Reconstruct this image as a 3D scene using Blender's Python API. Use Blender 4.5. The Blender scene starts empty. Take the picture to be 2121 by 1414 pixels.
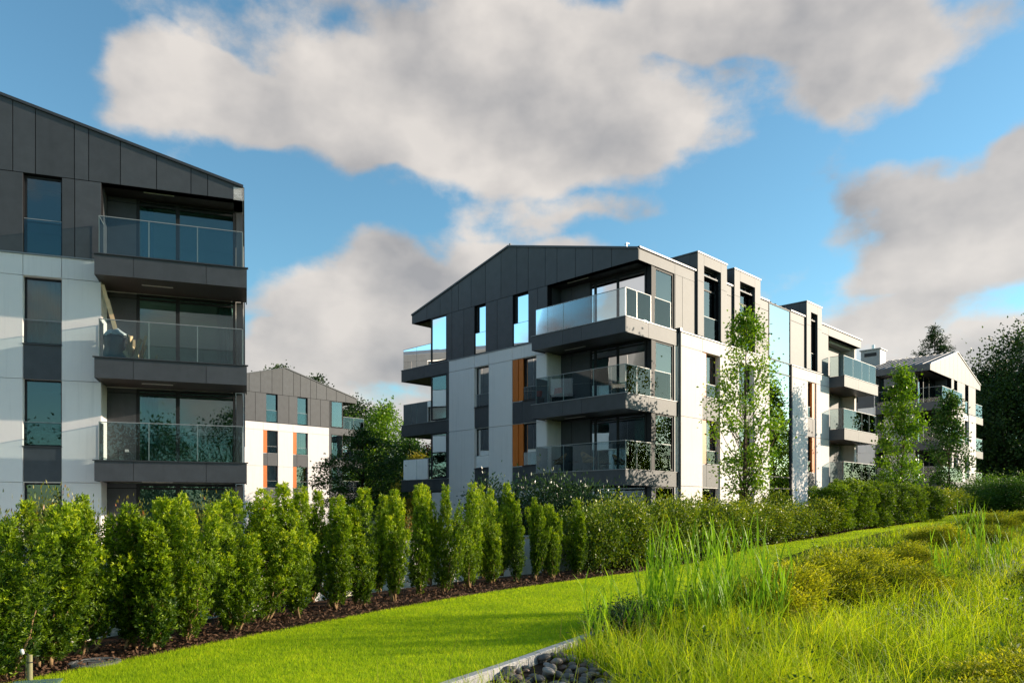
import bpy, math, random
import numpy as np
from mathutils import Vector

rng = np.random.default_rng(7)
random.seed(7)
rad = math.radians
SC = bpy.context.scene
COL = SC.collection

# ------------------------------------------------------------------ camera
cam_d = bpy.data.cameras.new('camera')
cam = bpy.data.objects.new('camera', cam_d)
COL.objects.link(cam)
cam.location = (0, 0, 1.6)
cam.rotation_euler = (rad(90), 0, 0)
cam_d.sensor_width = 36
cam_d.lens = 1560 / 2121 * 36
cam_d.shift_y = (1055 - 707) / 2121
cam_d.clip_start = 0.1
cam_d.clip_end = 3000
SC.camera = cam

# ------------------------------------------------------------------ light
SUN_AZ = 10.0     # degrees from +X towards +Y
SUN_EL = 13.6
sx = math.cos(rad(SUN_EL)) * math.cos(rad(SUN_AZ))
sy = math.cos(rad(SUN_EL)) * math.sin(rad(SUN_AZ))
sz = math.sin(rad(SUN_EL))
SUNV = Vector((sx, sy, sz))
sun_d = bpy.data.lights.new('sun', 'SUN')
sun_d.energy = 4.5
sun_d.angle = rad(0.55)
sun_d.color = (1.0, 0.84, 0.65)
sun = bpy.data.objects.new('sun', sun_d)
COL.objects.link(sun)
sun.location = (60, 15, 40)
sun.rotation_euler = SUNV.to_track_quat('Z', 'Y').to_euler()

SC.view_settings.view_transform = 'Standard'
SC.view_settings.look = 'None'
SC.view_settings.exposure = 0.68
SC.view_settings.gamma = 1.0
SC.view_settings.use_curve_mapping = False
SC.render.engine = 'CYCLES'
SC.cycles.use_denoising = True
SC.cycles.max_bounces = 8
SC.cycles.diffuse_bounces = 3
SC.cycles.glossy_bounces = 4
SC.cycles.transmission_bounces = 4
SC.cycles.transparent_max_bounces = 24
SC.cycles.caustics_reflective = False
SC.cycles.caustics_refractive = False
SC.cycles.sample_clamp_indirect = 6.0

# ------------------------------------------------------------------ node helper
class NT:
    def __init__(s, tree):
        s.t = tree; s.n = tree.nodes; s.l = tree.links
    def new(s, typ, **kw):
        n = s.n.new(typ)
        for k, v in kw.items():
            setattr(n, k, v)
        return n
    def link(s, a, b):
        s.l.new(a, b)
    def put(s, sock, v):
        if isinstance(v, bpy.types.NodeSocket):
            s.l.new(v, sock)
        else:
            sock.default_value = v
    def math(s, op, a, b=0.0, c=None, clamp=False):
        n = s.n.new('ShaderNodeMath'); n.operation = op; n.use_clamp = clamp
        s.put(n.inputs[0], a); s.put(n.inputs[1], b)
        if c is not None: s.put(n.inputs[2], c)
        return n.outputs[0]
    def mix(s, f, a, b, blend='MIX'):
        n = s.n.new('ShaderNodeMix'); n.data_type = 'RGBA'; n.blend_type = blend
        s.put(n.inputs[0], f); s.put(n.inputs[6], a); s.put(n.inputs[7], b)
        return n.outputs[2]
    def noise(s, vec, scale, detail=4, rough=0.55, dim='3D'):
        n = s.n.new('ShaderNodeTexNoise'); n.noise_dimensions = dim
        if vec is not None: s.put(n.inputs['Vector'], vec)
        n.inputs['Scale'].default_value = scale
        n.inputs['Detail'].default_value = detail
        n.inputs['Roughness'].default_value = rough
        return n.outputs[0]
    def ramp(s, f, lo, hi, smooth=True):
        n = s.n.new('ShaderNodeMapRange')
        n.interpolation_type = 'SMOOTHSTEP' if smooth else 'LINEAR'
        s.put(n.inputs[0], f)
        n.inputs[1].default_value = lo; n.inputs[2].default_value = hi
        return n.outputs[0]

# ------------------------------------------------------------------ sky with clouds
def px_dir(u, v):
    az = math.atan((u - 1060.5) / 1560)
    el = math.atan((1055 - v) / 1560 * math.cos(az))
    return az, el

# cloud banks: centre and half-size (radians of azimuth, elevation), weight
CLOUDS = []
def bank(u, v, ru, rv, w):
    az, el = px_dir(u, v)
    CLOUDS.append((az, el, ru / 1560 * math.cos(az) ** 2, rv / 1560 * math.cos(el), w))
bank(800, 150, 560, 230, 1.1)
bank(400, 220, 280, 120, .75)
bank(1150, 290, 430, 130, 1.05)
bank(1300, 60, 440, 140, .75)
bank(1180, 430, 220, 50, .55)
bank(1800, 110, 340, 140, .95)
bank(1580, -10, 400, 110, .7)
bank(1930, 490, 340, 140, 1.2)
bank(2230, 430, 300, 150, 1.0)
bank(1850, 670, 460, 70, .6)
bank(2300, 760, 460, 110, .6)
bank(740, 610, 320, 140, 1.1)
bank(1060, 550, 340, 100, .7)
bank(640, 270, 320, 110, .7)
bank(1420, 250, 200, 90, .35)
bank(600, 740, 300, 90, .7)
bank(1000, 720, 500, 120, .85)
bank(1100, 860, 1500, 150, .62)
bank(1500, 600, 200, 60, .4)
# same sky outside the frame; extra banks added behind to neutralise ambient light
CLOUDS += [(-1.15, .3, .45, .2, 1.1), (2.6, .2, .6, .14, 1.0), (-2.0, .22, .5, .14, 1.0), (1.05, .75, .4, .2, .9), (-1.7, .55, .45, .2, .9), (-2.5, .3, .5, .17, .9), (2.9, .5, .5, .18, 1.0),
           (2.2, .25, .45, .14, .8), (1.6, .5, .3, .15, .7), (1.2, .42, .25, .12, .8), (0.2, 1.0, .5, .16, .8),
           (-2.9, 1.0, .7, .16, .7), (-.7, .9, .3, .15, .5)]

W = bpy.data.worlds.new('World')
SC.world = W
W.use_nodes = True
W.node_tree.nodes.clear()
wt = NT(W.node_tree)
sky = wt.new('ShaderNodeTexSky')
sky.sky_type = 'NISHITA'
sky.sun_disc = False
sky.sun_elevation = rad(SUN_EL)
sky.sun_rotation = rad(90 - SUN_AZ)
sky.altitude = 50
sky.air_density = 1.0
sky.dust_density = 0.3
sky.ozone_density = 1.6
tc = wt.new('ShaderNodeTexCoord')
sep = wt.new('ShaderNodeSeparateXYZ')
wt.link(tc.outputs['Generated'], sep.inputs[0])
AZ = wt.math('ARCTAN2', sep.outputs[0], sep.outputs[1])
EL = wt.math('ARCSINE', sep.outputs[2])
PV = wt.new('ShaderNodeCombineXYZ')
wt.link(AZ, PV.inputs[0]); wt.link(EL, PV.inputs[1])
def vmath(op, a, b=None, c=None):
    n = wt.new('ShaderNodeVectorMath'); n.operation = op
    for i, x in enumerate((a, b, c)):
        if x is not None: wt.put(n.inputs[i], x)
    return n.outputs['Value'] if op == 'LENGTH' else n.outputs[0]
PS = vmath('MULTIPLY', PV.outputs[0], (1.0, 1.5, 1.0))
nw = wt.new('ShaderNodeTexNoise'); nw.noise_dimensions = '2D'
nw.inputs['Scale'].default_value = 5.0; nw.inputs['Detail'].default_value = 2.0
wt.link(PS, nw.inputs['Vector'])
warp = vmath('MULTIPLY_ADD', vmath('SUBTRACT', nw.outputs['Color'], (.5, .5, .5)), (.20, .12, 0.0), PV.outputs[0])
total = None
for (a, e, ra, re, w) in CLOUDS:
    ln = vmath('LENGTH', vmath('MULTIPLY_ADD', warp, (1 / ra, 1 / re, 0.0), (-a / ra, -e / re, 0.0)))
    b = wt.math('SUBTRACT', 1.0, ln, clamp=True)
    total = wt.math('MULTIPLY_ADD', b, w, total if total is not None else 0.0)
f0 = wt.noise(PS, 5.5, 9, .58, '2D')
fa = wt.noise(PS, 5.0, 5, .48, '2D')
f1 = wt.noise(vmath('ADD', PS, (.050, .065, 0.0)), 5.0, 5, .48, '2D')     # a little towards the sun
d0 = wt.math('MULTIPLY_ADD', wt.math('SUBTRACT', f0, .5), 1.15, total)
cover = wt.ramp(d0, .13, .47)
lit = wt.math('MULTIPLY_ADD', wt.math('SUBTRACT', fa, f1), 2.0, .58, clamp=True)
thick = wt.ramp(d0, .45, 1.4)
CLOUD_LIT = (3.35, 3.12, 2.9, 1)
CLOUD_SHADE = (1.62, 1.6, 1.64, 1)
ccol = wt.mix(lit, CLOUD_SHADE, CLOUD_LIT)
ccol = wt.mix(wt.math('MULTIPLY', thick, .12), ccol, CLOUD_SHADE)
skyc = wt.mix(1.0, sky.outputs[0], (0.66, 0.95, 0.97, 1), 'MULTIPLY')
above = wt.ramp(EL, -.02, .03)
fin = wt.mix(wt.math('MULTIPLY', wt.math('MULTIPLY', cover, above), .96), skyc, ccol)
bg = wt.new('ShaderNodeBackground')
bg.inputs['Strength'].default_value = 0.15
wt.link(fin, bg.inputs['Color'])
wo = wt.new('ShaderNodeOutputWorld')
wt.link(bg.outputs[0], wo.inputs['Surface'])
W.cycles.sampling_method = 'MANUAL'
W.cycles.sample_map_resolution = 1024

# ------------------------------------------------------------------ materials
MATS = {}
def new_mat(name):
    m = bpy.data.materials.new(name); m.use_nodes = True
    t = NT(m.node_tree); t.n.clear()
    out = t.new('ShaderNodeOutputMaterial')
    MATS[name] = m
    return m, t, out

def solid(name, col, rough=.7, spec=.5, metal=0.0, var=.12, scale=3.0, objvar=0.0, bump=0.0, bscale=40.0, streak=0.0):
    m, t, out = new_mat(name)
    p = t.new('ShaderNodeBsdfPrincipled')
    g = t.new('ShaderNodeNewGeometry')
    n1 = t.noise(g.outputs['Position'], scale, 6, .6)
    f = t.math('MULTIPLY_ADD', t.math('SUBTRACT', n1, .5), var * 2.4, 1.0)
    if objvar:
        oi = t.new('ShaderNodeObjectInfo')
        f = t.math('MULTIPLY', f, t.math('MULTIPLY_ADD', t.math('SUBTRACT', oi.outputs['Random'], .5), objvar * 2, 1.0))
    if streak:
        mp = t.new('ShaderNodeMapping'); mp.inputs['Scale'].default_value = (3.2, 3.2, .16)
        t.link(g.outputs['Position'], mp.inputs[0])
        n2 = t.ramp(t.noise(mp.outputs[0], 2.2, 5, .6), .50, .80)
        f = t.math('MULTIPLY', f, t.math('MULTIPLY_ADD', n2, -streak, 1.0))
    c = t.mix(1.0, (*col, 1), f, 'MULTIPLY')
    cb = t.new('ShaderNodeCombineColor')
    for i in range(3): t.put(cb.inputs[i], t.math('MULTIPLY', f, col[i]))
    t.link(cb.outputs[0], p.inputs['Base Color'])
    p.inputs['Roughness'].default_value = rough
    p.inputs['Metallic'].default_value = metal
    p.inputs['Specular IOR Level'].default_value = spec
    if bump:
        b = t.new('ShaderNodeBump'); b.inputs['Strength'].default_value = bump; b.inputs['Distance'].default_value = .01
        t.link(t.noise(g.outputs['Position'], bscale, 5, .65), b.inputs['Height'])
        t.link(b.outputs[0], p.inputs['Normal'])
    t.link(p.outputs[0], out.inputs['Surface'])
    return m

def leaf_mat(name, dark, light, tip=None, rough=.5, trans=.38, spec=.35, patch=0.0):
    """foliage: colour runs with a tint attribute (young tips, height, outer side) and a random shift per plant"""
    m, t, out = new_mat(name)
    at = t.new('ShaderNodeAttribute'); at.attribute_name = 'tint'
    oi = t.new('ShaderNodeObjectInfo')
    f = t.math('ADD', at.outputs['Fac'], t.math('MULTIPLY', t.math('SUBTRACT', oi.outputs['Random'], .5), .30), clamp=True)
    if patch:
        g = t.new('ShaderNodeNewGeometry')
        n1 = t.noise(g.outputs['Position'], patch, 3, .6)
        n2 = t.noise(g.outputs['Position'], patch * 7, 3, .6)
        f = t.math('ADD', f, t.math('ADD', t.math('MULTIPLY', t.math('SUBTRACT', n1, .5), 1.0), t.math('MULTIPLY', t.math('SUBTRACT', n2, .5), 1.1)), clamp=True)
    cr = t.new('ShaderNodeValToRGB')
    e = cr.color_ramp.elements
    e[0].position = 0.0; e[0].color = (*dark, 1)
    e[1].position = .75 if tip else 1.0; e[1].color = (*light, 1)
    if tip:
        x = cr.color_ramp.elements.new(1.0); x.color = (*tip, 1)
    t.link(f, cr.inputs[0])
    p = t.new('ShaderNodeBsdfPrincipled')
    t.link(cr.outputs[0], p.inputs['Base Color'])
    p.inputs['Roughness'].default_value = rough
    p.inputs['Specular IOR Level'].default_value = spec
    tr = t.new('ShaderNodeBsdfTranslucent')
    br = t.mix(1.0, cr.outputs[0], (1.25, 1.25, .6, 1), 'MULTIPLY')
    t.link(br, tr.inputs['Color'])
    ms = t.new('ShaderNodeMixShader'); ms.inputs[0].default_value = trans
    t.link(p.outputs[0], ms.inputs[1]); t.link(tr.outputs[0], ms.inputs[2])
    t.link(ms.outputs[0], out.inputs['Surface'])
    return m

def glass_mat(name, tint, ior, add, rough=0.0, wave=.035):
    m, t, out = new_mat(name)
    fr = t.new('ShaderNodeFresnel'); fr.inputs['IOR'].default_value = ior
    f = t.math('ADD', fr.outputs[0], add, clamp=True)
    gl = t.new('ShaderNodeBsdfGlossy'); gl.inputs['Roughness'].default_value = rough
    gl.inputs['Color'].default_value = (.95, .98, 1, 1)
    g = t.new('ShaderNodeNewGeometry')
    b = t.new('ShaderNodeBump'); b.inputs['Strength'].default_value = wave; b.inputs['Distance'].default_value = .05
    t.link(t.noise(g.outputs['Position'], .9, 2, .5), b.inputs['Height'])
    if wave: t.link(b.outputs[0], gl.inputs['Normal'])
    tp = t.new('ShaderNodeBsdfTransparent'); tp.inputs['Color'].default_value = (*tint, 1)
    ms = t.new('ShaderNodeMixShader')
    t.link(f, ms.inputs[0]); t.link(tp.outputs[0], ms.inputs[1]); t.link(gl.outputs[0], ms.inputs[2])
    t.link(ms.outputs[0], out.inputs['Surface'])
    return m

solid('dark_panel', (.056, .060, .068), rough=.58, spec=.58, var=.30, scale=2.6, objvar=.12, bump=.25, bscale=30, streak=.10)
solid('dark_core', (.012, .012, .014), rough=.9, spec=.1)
solid('soffit', (.055, .045, .040), rough=.45, spec=.5, var=.15, scale=2)
solid('white_render', (.87, .815, .79), rough=.85, spec=.25, var=.03, scale=2.5, bump=.25, bscale=120, streak=.10)
solid('room_white', (.62, .62, .58), rough=.9, spec=.1, var=.03)
solid('room_floor', (.30, .22, .15), rough=.5, spec=.3)
solid('frame', (.022, .023, .026), rough=.6, spec=.3, var=.05)
solid('orange_panel', (.62, .165, .024), rough=.45, spec=.4, var=.12, scale=2.5, objvar=.12)
solid('flashing', (.30, .31, .32), rough=.6, metal=.4, var=.1)
solid('dark_flashing', (.07, .072, .078), rough=.4, metal=.5, var=.1)
solid('roof_metal', (.13, .135, .145), rough=.6, metal=.2, var=.10, scale=.8, objvar=.08)
solid('glass_edge', (.26, .33, .32), rough=.3, spec=.5, var=.05)
solid('rail_cap', (.34, .35, .35), rough=.55, metal=.4, var=.05)
solid('led', (.75, .72, .66), rough=.5)
solid('steel', (.62, .62, .62), rough=.28, metal=.9)
solid('concrete', (.44, .43, .41), rough=.85, var=.2, scale=9, bump=.4, bscale=60, streak=.1)
solid('kerb_stone', (.46, .45, .44), rough=.8, var=.22, scale=14, objvar=.08, bump=.5, bscale=70)
solid('bounce_pale', (.50, .47, .43), rough=.85, var=.15, scale=4, bump=.3, bscale=40)  # pale colour of the added sheet that throws light upwards
solid('soil', (.045, .030, .020), rough=.95, spec=.1, var=.5, scale=9, bump=.8, bscale=25)
solid('mulch', (.060, .032, .018), rough=.95, spec=.12, var=.6, scale=26, bump=1.0, bscale=45)
solid('chip', (.105, .056, .032), rough=.85, spec=.2, var=.55, scale=37)
solid('earth_green', (.035, .062, .012), rough=.95, spec=.1, var=.5, scale=3, bump=.6, bscale=20)
solid('lawn_base', (.270, .370, .014), rough=.95, spec=.1, var=.5, scale=7, bump=.6, bscale=60)
solid('bark', (.115, .078, .050), rough=.9, spec=.15, var=.4, scale=14, bump=.7, bscale=40)
solid('bark_pale', (.30, .19, .095), rough=.85, spec=.2, var=.35, scale=20, bump=.5, bscale=50)
solid('bark_dark', (.040, .030, .022), rough=.9, spec=.1, var=.4, scale=10)
solid('timber', (.70, .50, .30), rough=.7, spec=.25, var=.2, scale=12, objvar=.2)
solid('post_wood', (.30, .27, .15), rough=.8, spec=.2, var=.2, scale=16)
solid('wicker', (.33, .19, .09), rough=.7, spec=.3, var=.4, scale=45)
solid('black_plastic', (.045, .048, .052), rough=.28, spec=.7, var=.15, scale=14, bump=1.0, bscale=16)
solid('clear_film', (.72, .75, .78), rough=.2, spec=.8, var=.15, scale=10, bump=1.0, bscale=20)
solid('curtain', (.66, .68, .66), rough=.9, spec=.1, var=.06)
solid('red_fabric', (.42, .06, .04), rough=.85, spec=.2)
solid('pink_petal', (.60, .06, .28), rough=.6, spec=.2)
solid('pot', (.20, .19, .18), rough=.7, spec=.3)
solid('lid_grey', (.16, .155, .15), rough=.75, spec=.3, var=.35, scale=14, bump=.5, bscale=50)
solid('grate_teal', (.10, .20, .21), rough=.6, spec=.4, var=.2, scale=20)
solid('white_plastic', (.72, .72, .72), rough=.4, spec=.5)
solid('copper_leafless', (.10, .03, .02), rough=.8)
glass_mat('window_glass', (.45, .64, .62), 1.65, .035)
glass_mat('stair_glass', (.40, .56, .56), 1.9, .34, wave=.02)
glass_mat('rail_glass', (.76, .84, .85), 1.42, .0, wave=0)

leaf_mat('yew', (.022, .066, .005), (.270, .390, .010), (.500, .560, .014), rough=.5, trans=.33)
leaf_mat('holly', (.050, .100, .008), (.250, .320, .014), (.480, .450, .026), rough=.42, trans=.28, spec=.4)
leaf_mat('laurel', (.012, .038, .010), (.035, .085, .016), (.070, .130, .020), rough=.32, trans=.25, spec=.6)
leaf_mat('hornbeam', (.060, .150, .010), (.210, .360, .014), (.380, .490, .026), rough=.42, trans=.40, spec=.4)
leaf_mat('dark_leaf', (.014, .036, .008), (.038, .082, .014), (.085, .140, .020), rough=.5, trans=.28)
leaf_mat('mid_leaf', (.026, .075, .010), (.075, .165, .016), (.150, .245, .022), rough=.5, trans=.34)
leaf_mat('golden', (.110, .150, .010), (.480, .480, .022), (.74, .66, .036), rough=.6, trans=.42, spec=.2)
leaf_mat('yellow_tree', (.12, .13, .012), (.32, .26, .016), (.42, .34, .02), trans=.4)
leaf_mat('redtip', (.09, .16, .015), (.28, .24, .03), (.45, .13, .04), rough=.4, trans=.38, spec=.4)
leaf_mat('copper', (.045, .014, .010), (.13, .035, .02), (.40, .16, .09), rough=.5, trans=.3)
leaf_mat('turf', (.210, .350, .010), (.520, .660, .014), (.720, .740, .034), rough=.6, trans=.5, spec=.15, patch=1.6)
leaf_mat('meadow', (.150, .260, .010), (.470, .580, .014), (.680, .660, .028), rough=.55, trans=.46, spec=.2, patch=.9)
leaf_mat('reed', (.110, .250, .016), (.290, .470, .028), (.440, .580, .045), rough=.5, trans=.42, spec=.2)
leaf_mat('straw', (.20, .14, .05), (.42, .30, .12), (.55, .44, .2), rough=.7, trans=.3, spec=.1)
leaf_mat('silver_leaf', (.16, .20, .16), (.34, .40, .36), (.62, .66, .66), rough=.6, trans=.3)

# pebbles
def pebble_mat():
    m, t, out = new_mat('pebble')
    oi = t.new('ShaderNodeObjectInfo')
    cr = t.new('ShaderNodeValToRGB')
    cr.color_ramp.elements[0].color = (.10, .095, .09, 1); cr.color_ramp.elements[1].color = (.30, .285, .26, 1)
    x = cr.color_ramp.elements.new(.5); x.color = (.17, .145, .12, 1)
    x = cr.color_ramp.elements.new(.75); x.color = (.20, .13, .10, 1)
    t.link(oi.outputs['Random'], cr.inputs[0])
    g = t.new('ShaderNodeNewGeometry')
    f = t.math('MULTIPLY_ADD', t.noise(g.outputs['Position'], 60, 5, .6), .7, .65)
    p = t.new('ShaderNodeBsdfPrincipled')
    t.link(t.mix(1.0, cr.outputs[0], f, 'MULTIPLY'), p.inputs['Base Color'])
    p.inputs['Roughness'].default_value = .65
    t.link(p.outputs[0], out.inputs['Surface'])
pebble_mat()

# ------------------------------------------------------------------ mesh helpers
class MB:
    def __init__(s): s.v = []; s.f = []
    def add(s, vs, fs):
        b = len(s.v); s.v += [tuple(p) for p in vs]
        s.f += [tuple(b + i for i in f) for f in fs]
    def prism(s, lo, hi):
        n = len(lo)
        s.add(list(lo) + list(hi), [tuple(range(n))[::-1], tuple(range(n, 2 * n))] +
              [(i, (i + 1) % n, n + (i + 1) % n, n + i) for i in range(n)])
    def box(s, x0, x1, y0, y1, z0, z1):
        s.prism([(x0, y0, z0), (x1, y0, z0), (x1, y1, z0), (x0, y1, z0)], [(x0, y0, z1), (x1, y0, z1), (x1, y1, z1), (x0, y1, z1)])
    def tube(s, pts, radii, n=6, cap=True):
        pts = [Vector(p) for p in pts]
        b = len(s.v)
        for i, p in enumerate(pts):
            d = (pts[min(i + 1, len(pts) - 1)] - pts[max(i - 1, 0)])
            if d.length < 1e-6: d = Vector((0, 0, 1))
            d.normalize()
            a = d.orthogonal().normalized() if abs(d.z) > .999 else d.cross(Vector((0, 0, 1))).normalized()
            c = d.cross(a)
            for k in range(n):
                an = 2 * math.pi * k / n
                s.v.append(tuple(p + (a * math.cos(an) + c * math.sin(an)) * radii[i]))
        for i in range(len(pts) - 1):
            for k in range(n):
                k2 = (k + 1) % n
                s.f.append((b + i * n + k, b + i * n + k2, b + (i + 1) * n + k2, b + (i + 1) * n + k))
        if cap:
            s.f.append(tuple(b + k for k in range(n))[::-1])
            e = b + (len(pts) - 1) * n
            s.f.append(tuple(e + k for k in range(n)))
    def lathe(s, prof, n=16, c=(0, 0, 0)):
        b = len(s.v)
        for (r, z) in prof:
            for k in range(n):
                a = 2 * math.pi * k / n
                s.v.append((c[0] + r * math.cos(a), c[1] + r * math.sin(a), c[2] + z))
        for i in range(len(prof) - 1):
            for k in range(n):
                k2 = (k + 1) % n
                s.f.append((b + i * n + k, b + i * n + k2, b + (i + 1) * n + k2, b + (i + 1) * n + k))
        s.f.append(tuple(b + k for k in range(n))[::-1])
        e = b + (len(prof) - 1) * n
        s.f.append(tuple(e + k for k in range(n)))
    def mesh(s, name, mat, smooth=False):
        me = bpy.data.meshes.new(name)
        me.from_pydata(s.v, [], s.f)
        me.materials.append(MATS[mat])
        if smooth: me.polygons.foreach_set('use_smooth', [True] * len(me.polygons))
        me.update()
        return me
    def build(s, name, mat, parent=None, smooth=False, off=None):
        if off is not None:
            s.v = [(p[0] - off[0], p[1] - off[1], p[2] - off[2]) for p in s.v]
        return link(name, s.mesh(name, mat, smooth), parent)

def link(name, data, parent=None):
    o = bpy.data.objects.new(name, data)
    COL.objects.link(o)
    if parent is not None: o.parent = parent
    return o

def tag(o, label=None, cat=None, group=None, kind=None):
    if label: o['label'] = label
    if cat: o['category'] = cat
    if group: o['group'] = group
    if kind: o['kind'] = kind
    return o

def empty(name, loc, label=None, cat=None, group=None, rz=0):
    o = link(name, None); o.empty_display_size = .2
    o.location = loc; o.rotation_euler = (0, 0, rz)
    return tag(o, label, cat, group)

def np_mesh(name, V, F, mat, tint=None, smooth=False):
    V = np.asarray(V, np.float32); F = np.asarray(F, np.int32)
    me = bpy.data.meshes.new(name)
    m, k = F.shape
    me.vertices.add(len(V)); me.vertices.foreach_set('co', V.ravel())
    me.loops.add(m * k); me.loops.foreach_set('vertex_index', F.ravel())
    me.polygons.add(m)
    me.polygons.foreach_set('loop_start', np.arange(0, m * k, k, dtype=np.int32))
    me.polygons.foreach_set('loop_total', np.full(m, k, np.int32))
    if smooth: me.polygons.foreach_set('use_smooth', np.ones(m, bool))
    if tint is not None:
        a = me.attributes.new('tint', 'FLOAT', 'POINT')
        a.data.foreach_set('value', np.asarray(tint, np.float32))
    me.materials.append(MATS[mat])
    me.update(calc_edges=True)
    return me

def nrm(a):
    return a / np.maximum(np.linalg.norm(a, axis=-1, keepdims=True), 1e-9)

def rdir(n):
    return nrm(rng.normal(size=(n, 3)))

def leaves(C, U, length, width, tint, fold=.25):
    """diamond leaves: centres C, long axis U; returns verts, quads, tint"""
    n = len(C)
    U = nrm(U)
    Vv = nrm(np.cross(U, rdir(n)))
    N = np.cross(U, Vv)
    L = np.broadcast_to(length, (n,))[:, None]; Wd = np.broadcast_to(width, (n,))[:, None]
    a = C; b = C + U * L * .45 + Vv * Wd * .5 + N * Wd * fold; c = C + U * L; d = C + U * L * .45 - Vv * Wd * .5 + N * Wd * fold
    V = np.stack([a, b, c, d], 1).reshape(-1, 3)
    F = np.arange(n * 4).reshape(n, 4)
    return V, F, np.repeat(tint, 4)

# ------------------------------------------------------------------ terrain
_q = [-1e3, 24.4, 27.9, 33, 40.4, 43.8, 57.2, 68, 80, 1e4]
_h = [0, 0, .10, .38, .58, .72, .95, 1.38, 1.42, 1.42]
def sstep(a, b, x):
    t = np.clip((x - a) / (b - a), 0, 1); return t * t * (3 - 2 * t)
def gz(x, y):
    x = np.asarray(x, float); y = np.asarray(y, float)
    h = np.interp(x + y, _q, _h)
    w = x - y
    return h * sstep(-22.5, -17.8, w) + .10 * sstep(-45, -60, w)

LAWN_L = [(-5.6, 4.0), (-5.1, 6.0), (-4.48, 7.28), (-4.19, 8.0), (-3.9, 8.52), (-3.2, 9.56), (-2.63, 10.85), (-2.15, 11.77), (-1.5, 13.07), (-.556, 14.34),
          (.945, 16.64), (2.07, 17.83), (4.4, 20.8), (7.8, 24.5), (13.1, 29.7), (20.7, 38.0), (24.5, 42.2), (29, 45.5)]
LAWN_R = [(-3.2, 3.0), (-1.35, 5.6), (-.54, 7.0), (0, 7.9), (.68, 8.9), (2.0, 11.5), (4.1, 15.5), (7.6, 21.6), (13.3, 28.1), (21.3, 37.0), (27, 41.5), (30, 44.5)]
HEDGE = [(-6.2, 4.5), (-5.4, 6.4), (-4.75, 7.45), (-4.27, 8.76), (-3.78, 9.98), (-3.34, 11.3), (-2.63, 12.8), (-1.75, 14.3), (-.62, 16.1), (1.42, 18.5), (3.6, 20.8), (8, 25.2), (13.3, 30.5),
         (20, 37.4), (25.4, 43.4), (29, 47)]
def resample(pl, n):
    P = np.array(pl, float)
    d = np.r_[0, np.cumsum(np.linalg.norm(np.diff(P, axis=0), axis=1))]
    # smooth by a fine linear resample followed by a small box filter
    t = np.linspace(0, d[-1], 600)
    X = np.stack([np.interp(t, d, P[:, i]) for i in (0, 1)], 1)
    k = 25
    pad = np.pad(X, ((k, k), (0, 0)), mode='reflect', reflect_type='odd')
    ker = np.ones(2 * k + 1) / (2 * k + 1)
    X = np.stack([np.convolve(pad[:, i], ker, 'valid') for i in (0, 1)], 1)
    i = np.linspace(0, 599, n)
    return np.stack([np.interp(i, np.arange(600), X[:, j]) for j in (0, 1)], 1)

def strip(name, A, B, na, zoff, mat, bumpy=0.0):
    zoff = np.broadcast_to(np.asarray(zoff, float), (len(A),))[:, None]
    n = len(A)
    f = np.linspace(0, 1, na + 1)
    P = A[:, None, :] * (1 - f)[None, :, None] + B[:, None, :] * f[None, :, None]
    Z = gz(P[..., 0], P[..., 1]) + zoff
    if bumpy: Z = Z + bumpy * (np.sin(P[..., 0] * 1.7 + 1) * np.sin(P[..., 1] * 1.3)) * .5
    V = np.concatenate([P, Z[..., None]], -1).reshape(-1, 3)
    idx = np.arange(n * (na + 1)).reshape(n, na + 1)
    F = np.stack([idx[:-1, :-1], idx[:-1, 1:], idx[1:, 1:], idx[1:, :-1]], -1).reshape(-1, 4)
    o = link(name, np_mesh(name, V, F, mat, smooth=True))
    o['kind'] = 'structure'
    return o

NS = 140
def bedz(y): return np.interp(y, [10, 13], [-.12, -.015])
LL = resample(LAWN_L, NS); LR = resample(LAWN_R, NS); HH = resample(HEDGE, NS)
tang = nrm(np.gradient(HH, axis=0)); left = np.stack([-tang[:, 1], tang[:, 0]], 1)
HB = HH + left * 1.1
tR = nrm(np.gradient(LR, axis=0)); right = np.stack([tR[:, 1], -tR[:, 0]], 1)

# ground to the horizon
xs = np.unique(np.concatenate([np.linspace(-900, -60, 12), np.linspace(-60, 70, 105), np.linspace(70, 900, 12)]))
ys = np.unique(np.concatenate([np.linspace(-900, -20, 12), np.linspace(-20, 110, 105), np.linspace(110, 900, 12)]))
GX, GY = np.meshgrid(xs, ys, indexing='ij')
GZ = gz(GX, GY) - .22
idx = np.arange(GX.size).reshape(GX.shape)
GF = np.stack([idx[:-1, :-1], idx[1:, :-1], idx[1:, 1:], idx[:-1, 1:]], -1).reshape(-1, 4)
tag(link('ground', np_mesh('ground', np.stack([GX, GY, GZ], -1).reshape(-1, 3), GF, 'earth_green', smooth=True)), kind='structure')
strip('mulch_bed', HB, LL, 10, -.02, 'mulch', .015)
strip('lawn', LL, LR, 14, .0, 'lawn_base')
strip('bounce_paving', HB + left * 15, HB + left * 1.15, 20, -.10, 'bounce_pale')  # unseen pale sheet added to bounce light onto the shaded white walls
strip('planting_bed', LR, LR + right * 22, 40, bedz(LR[:, 1]), 'soil', .02)

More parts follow.
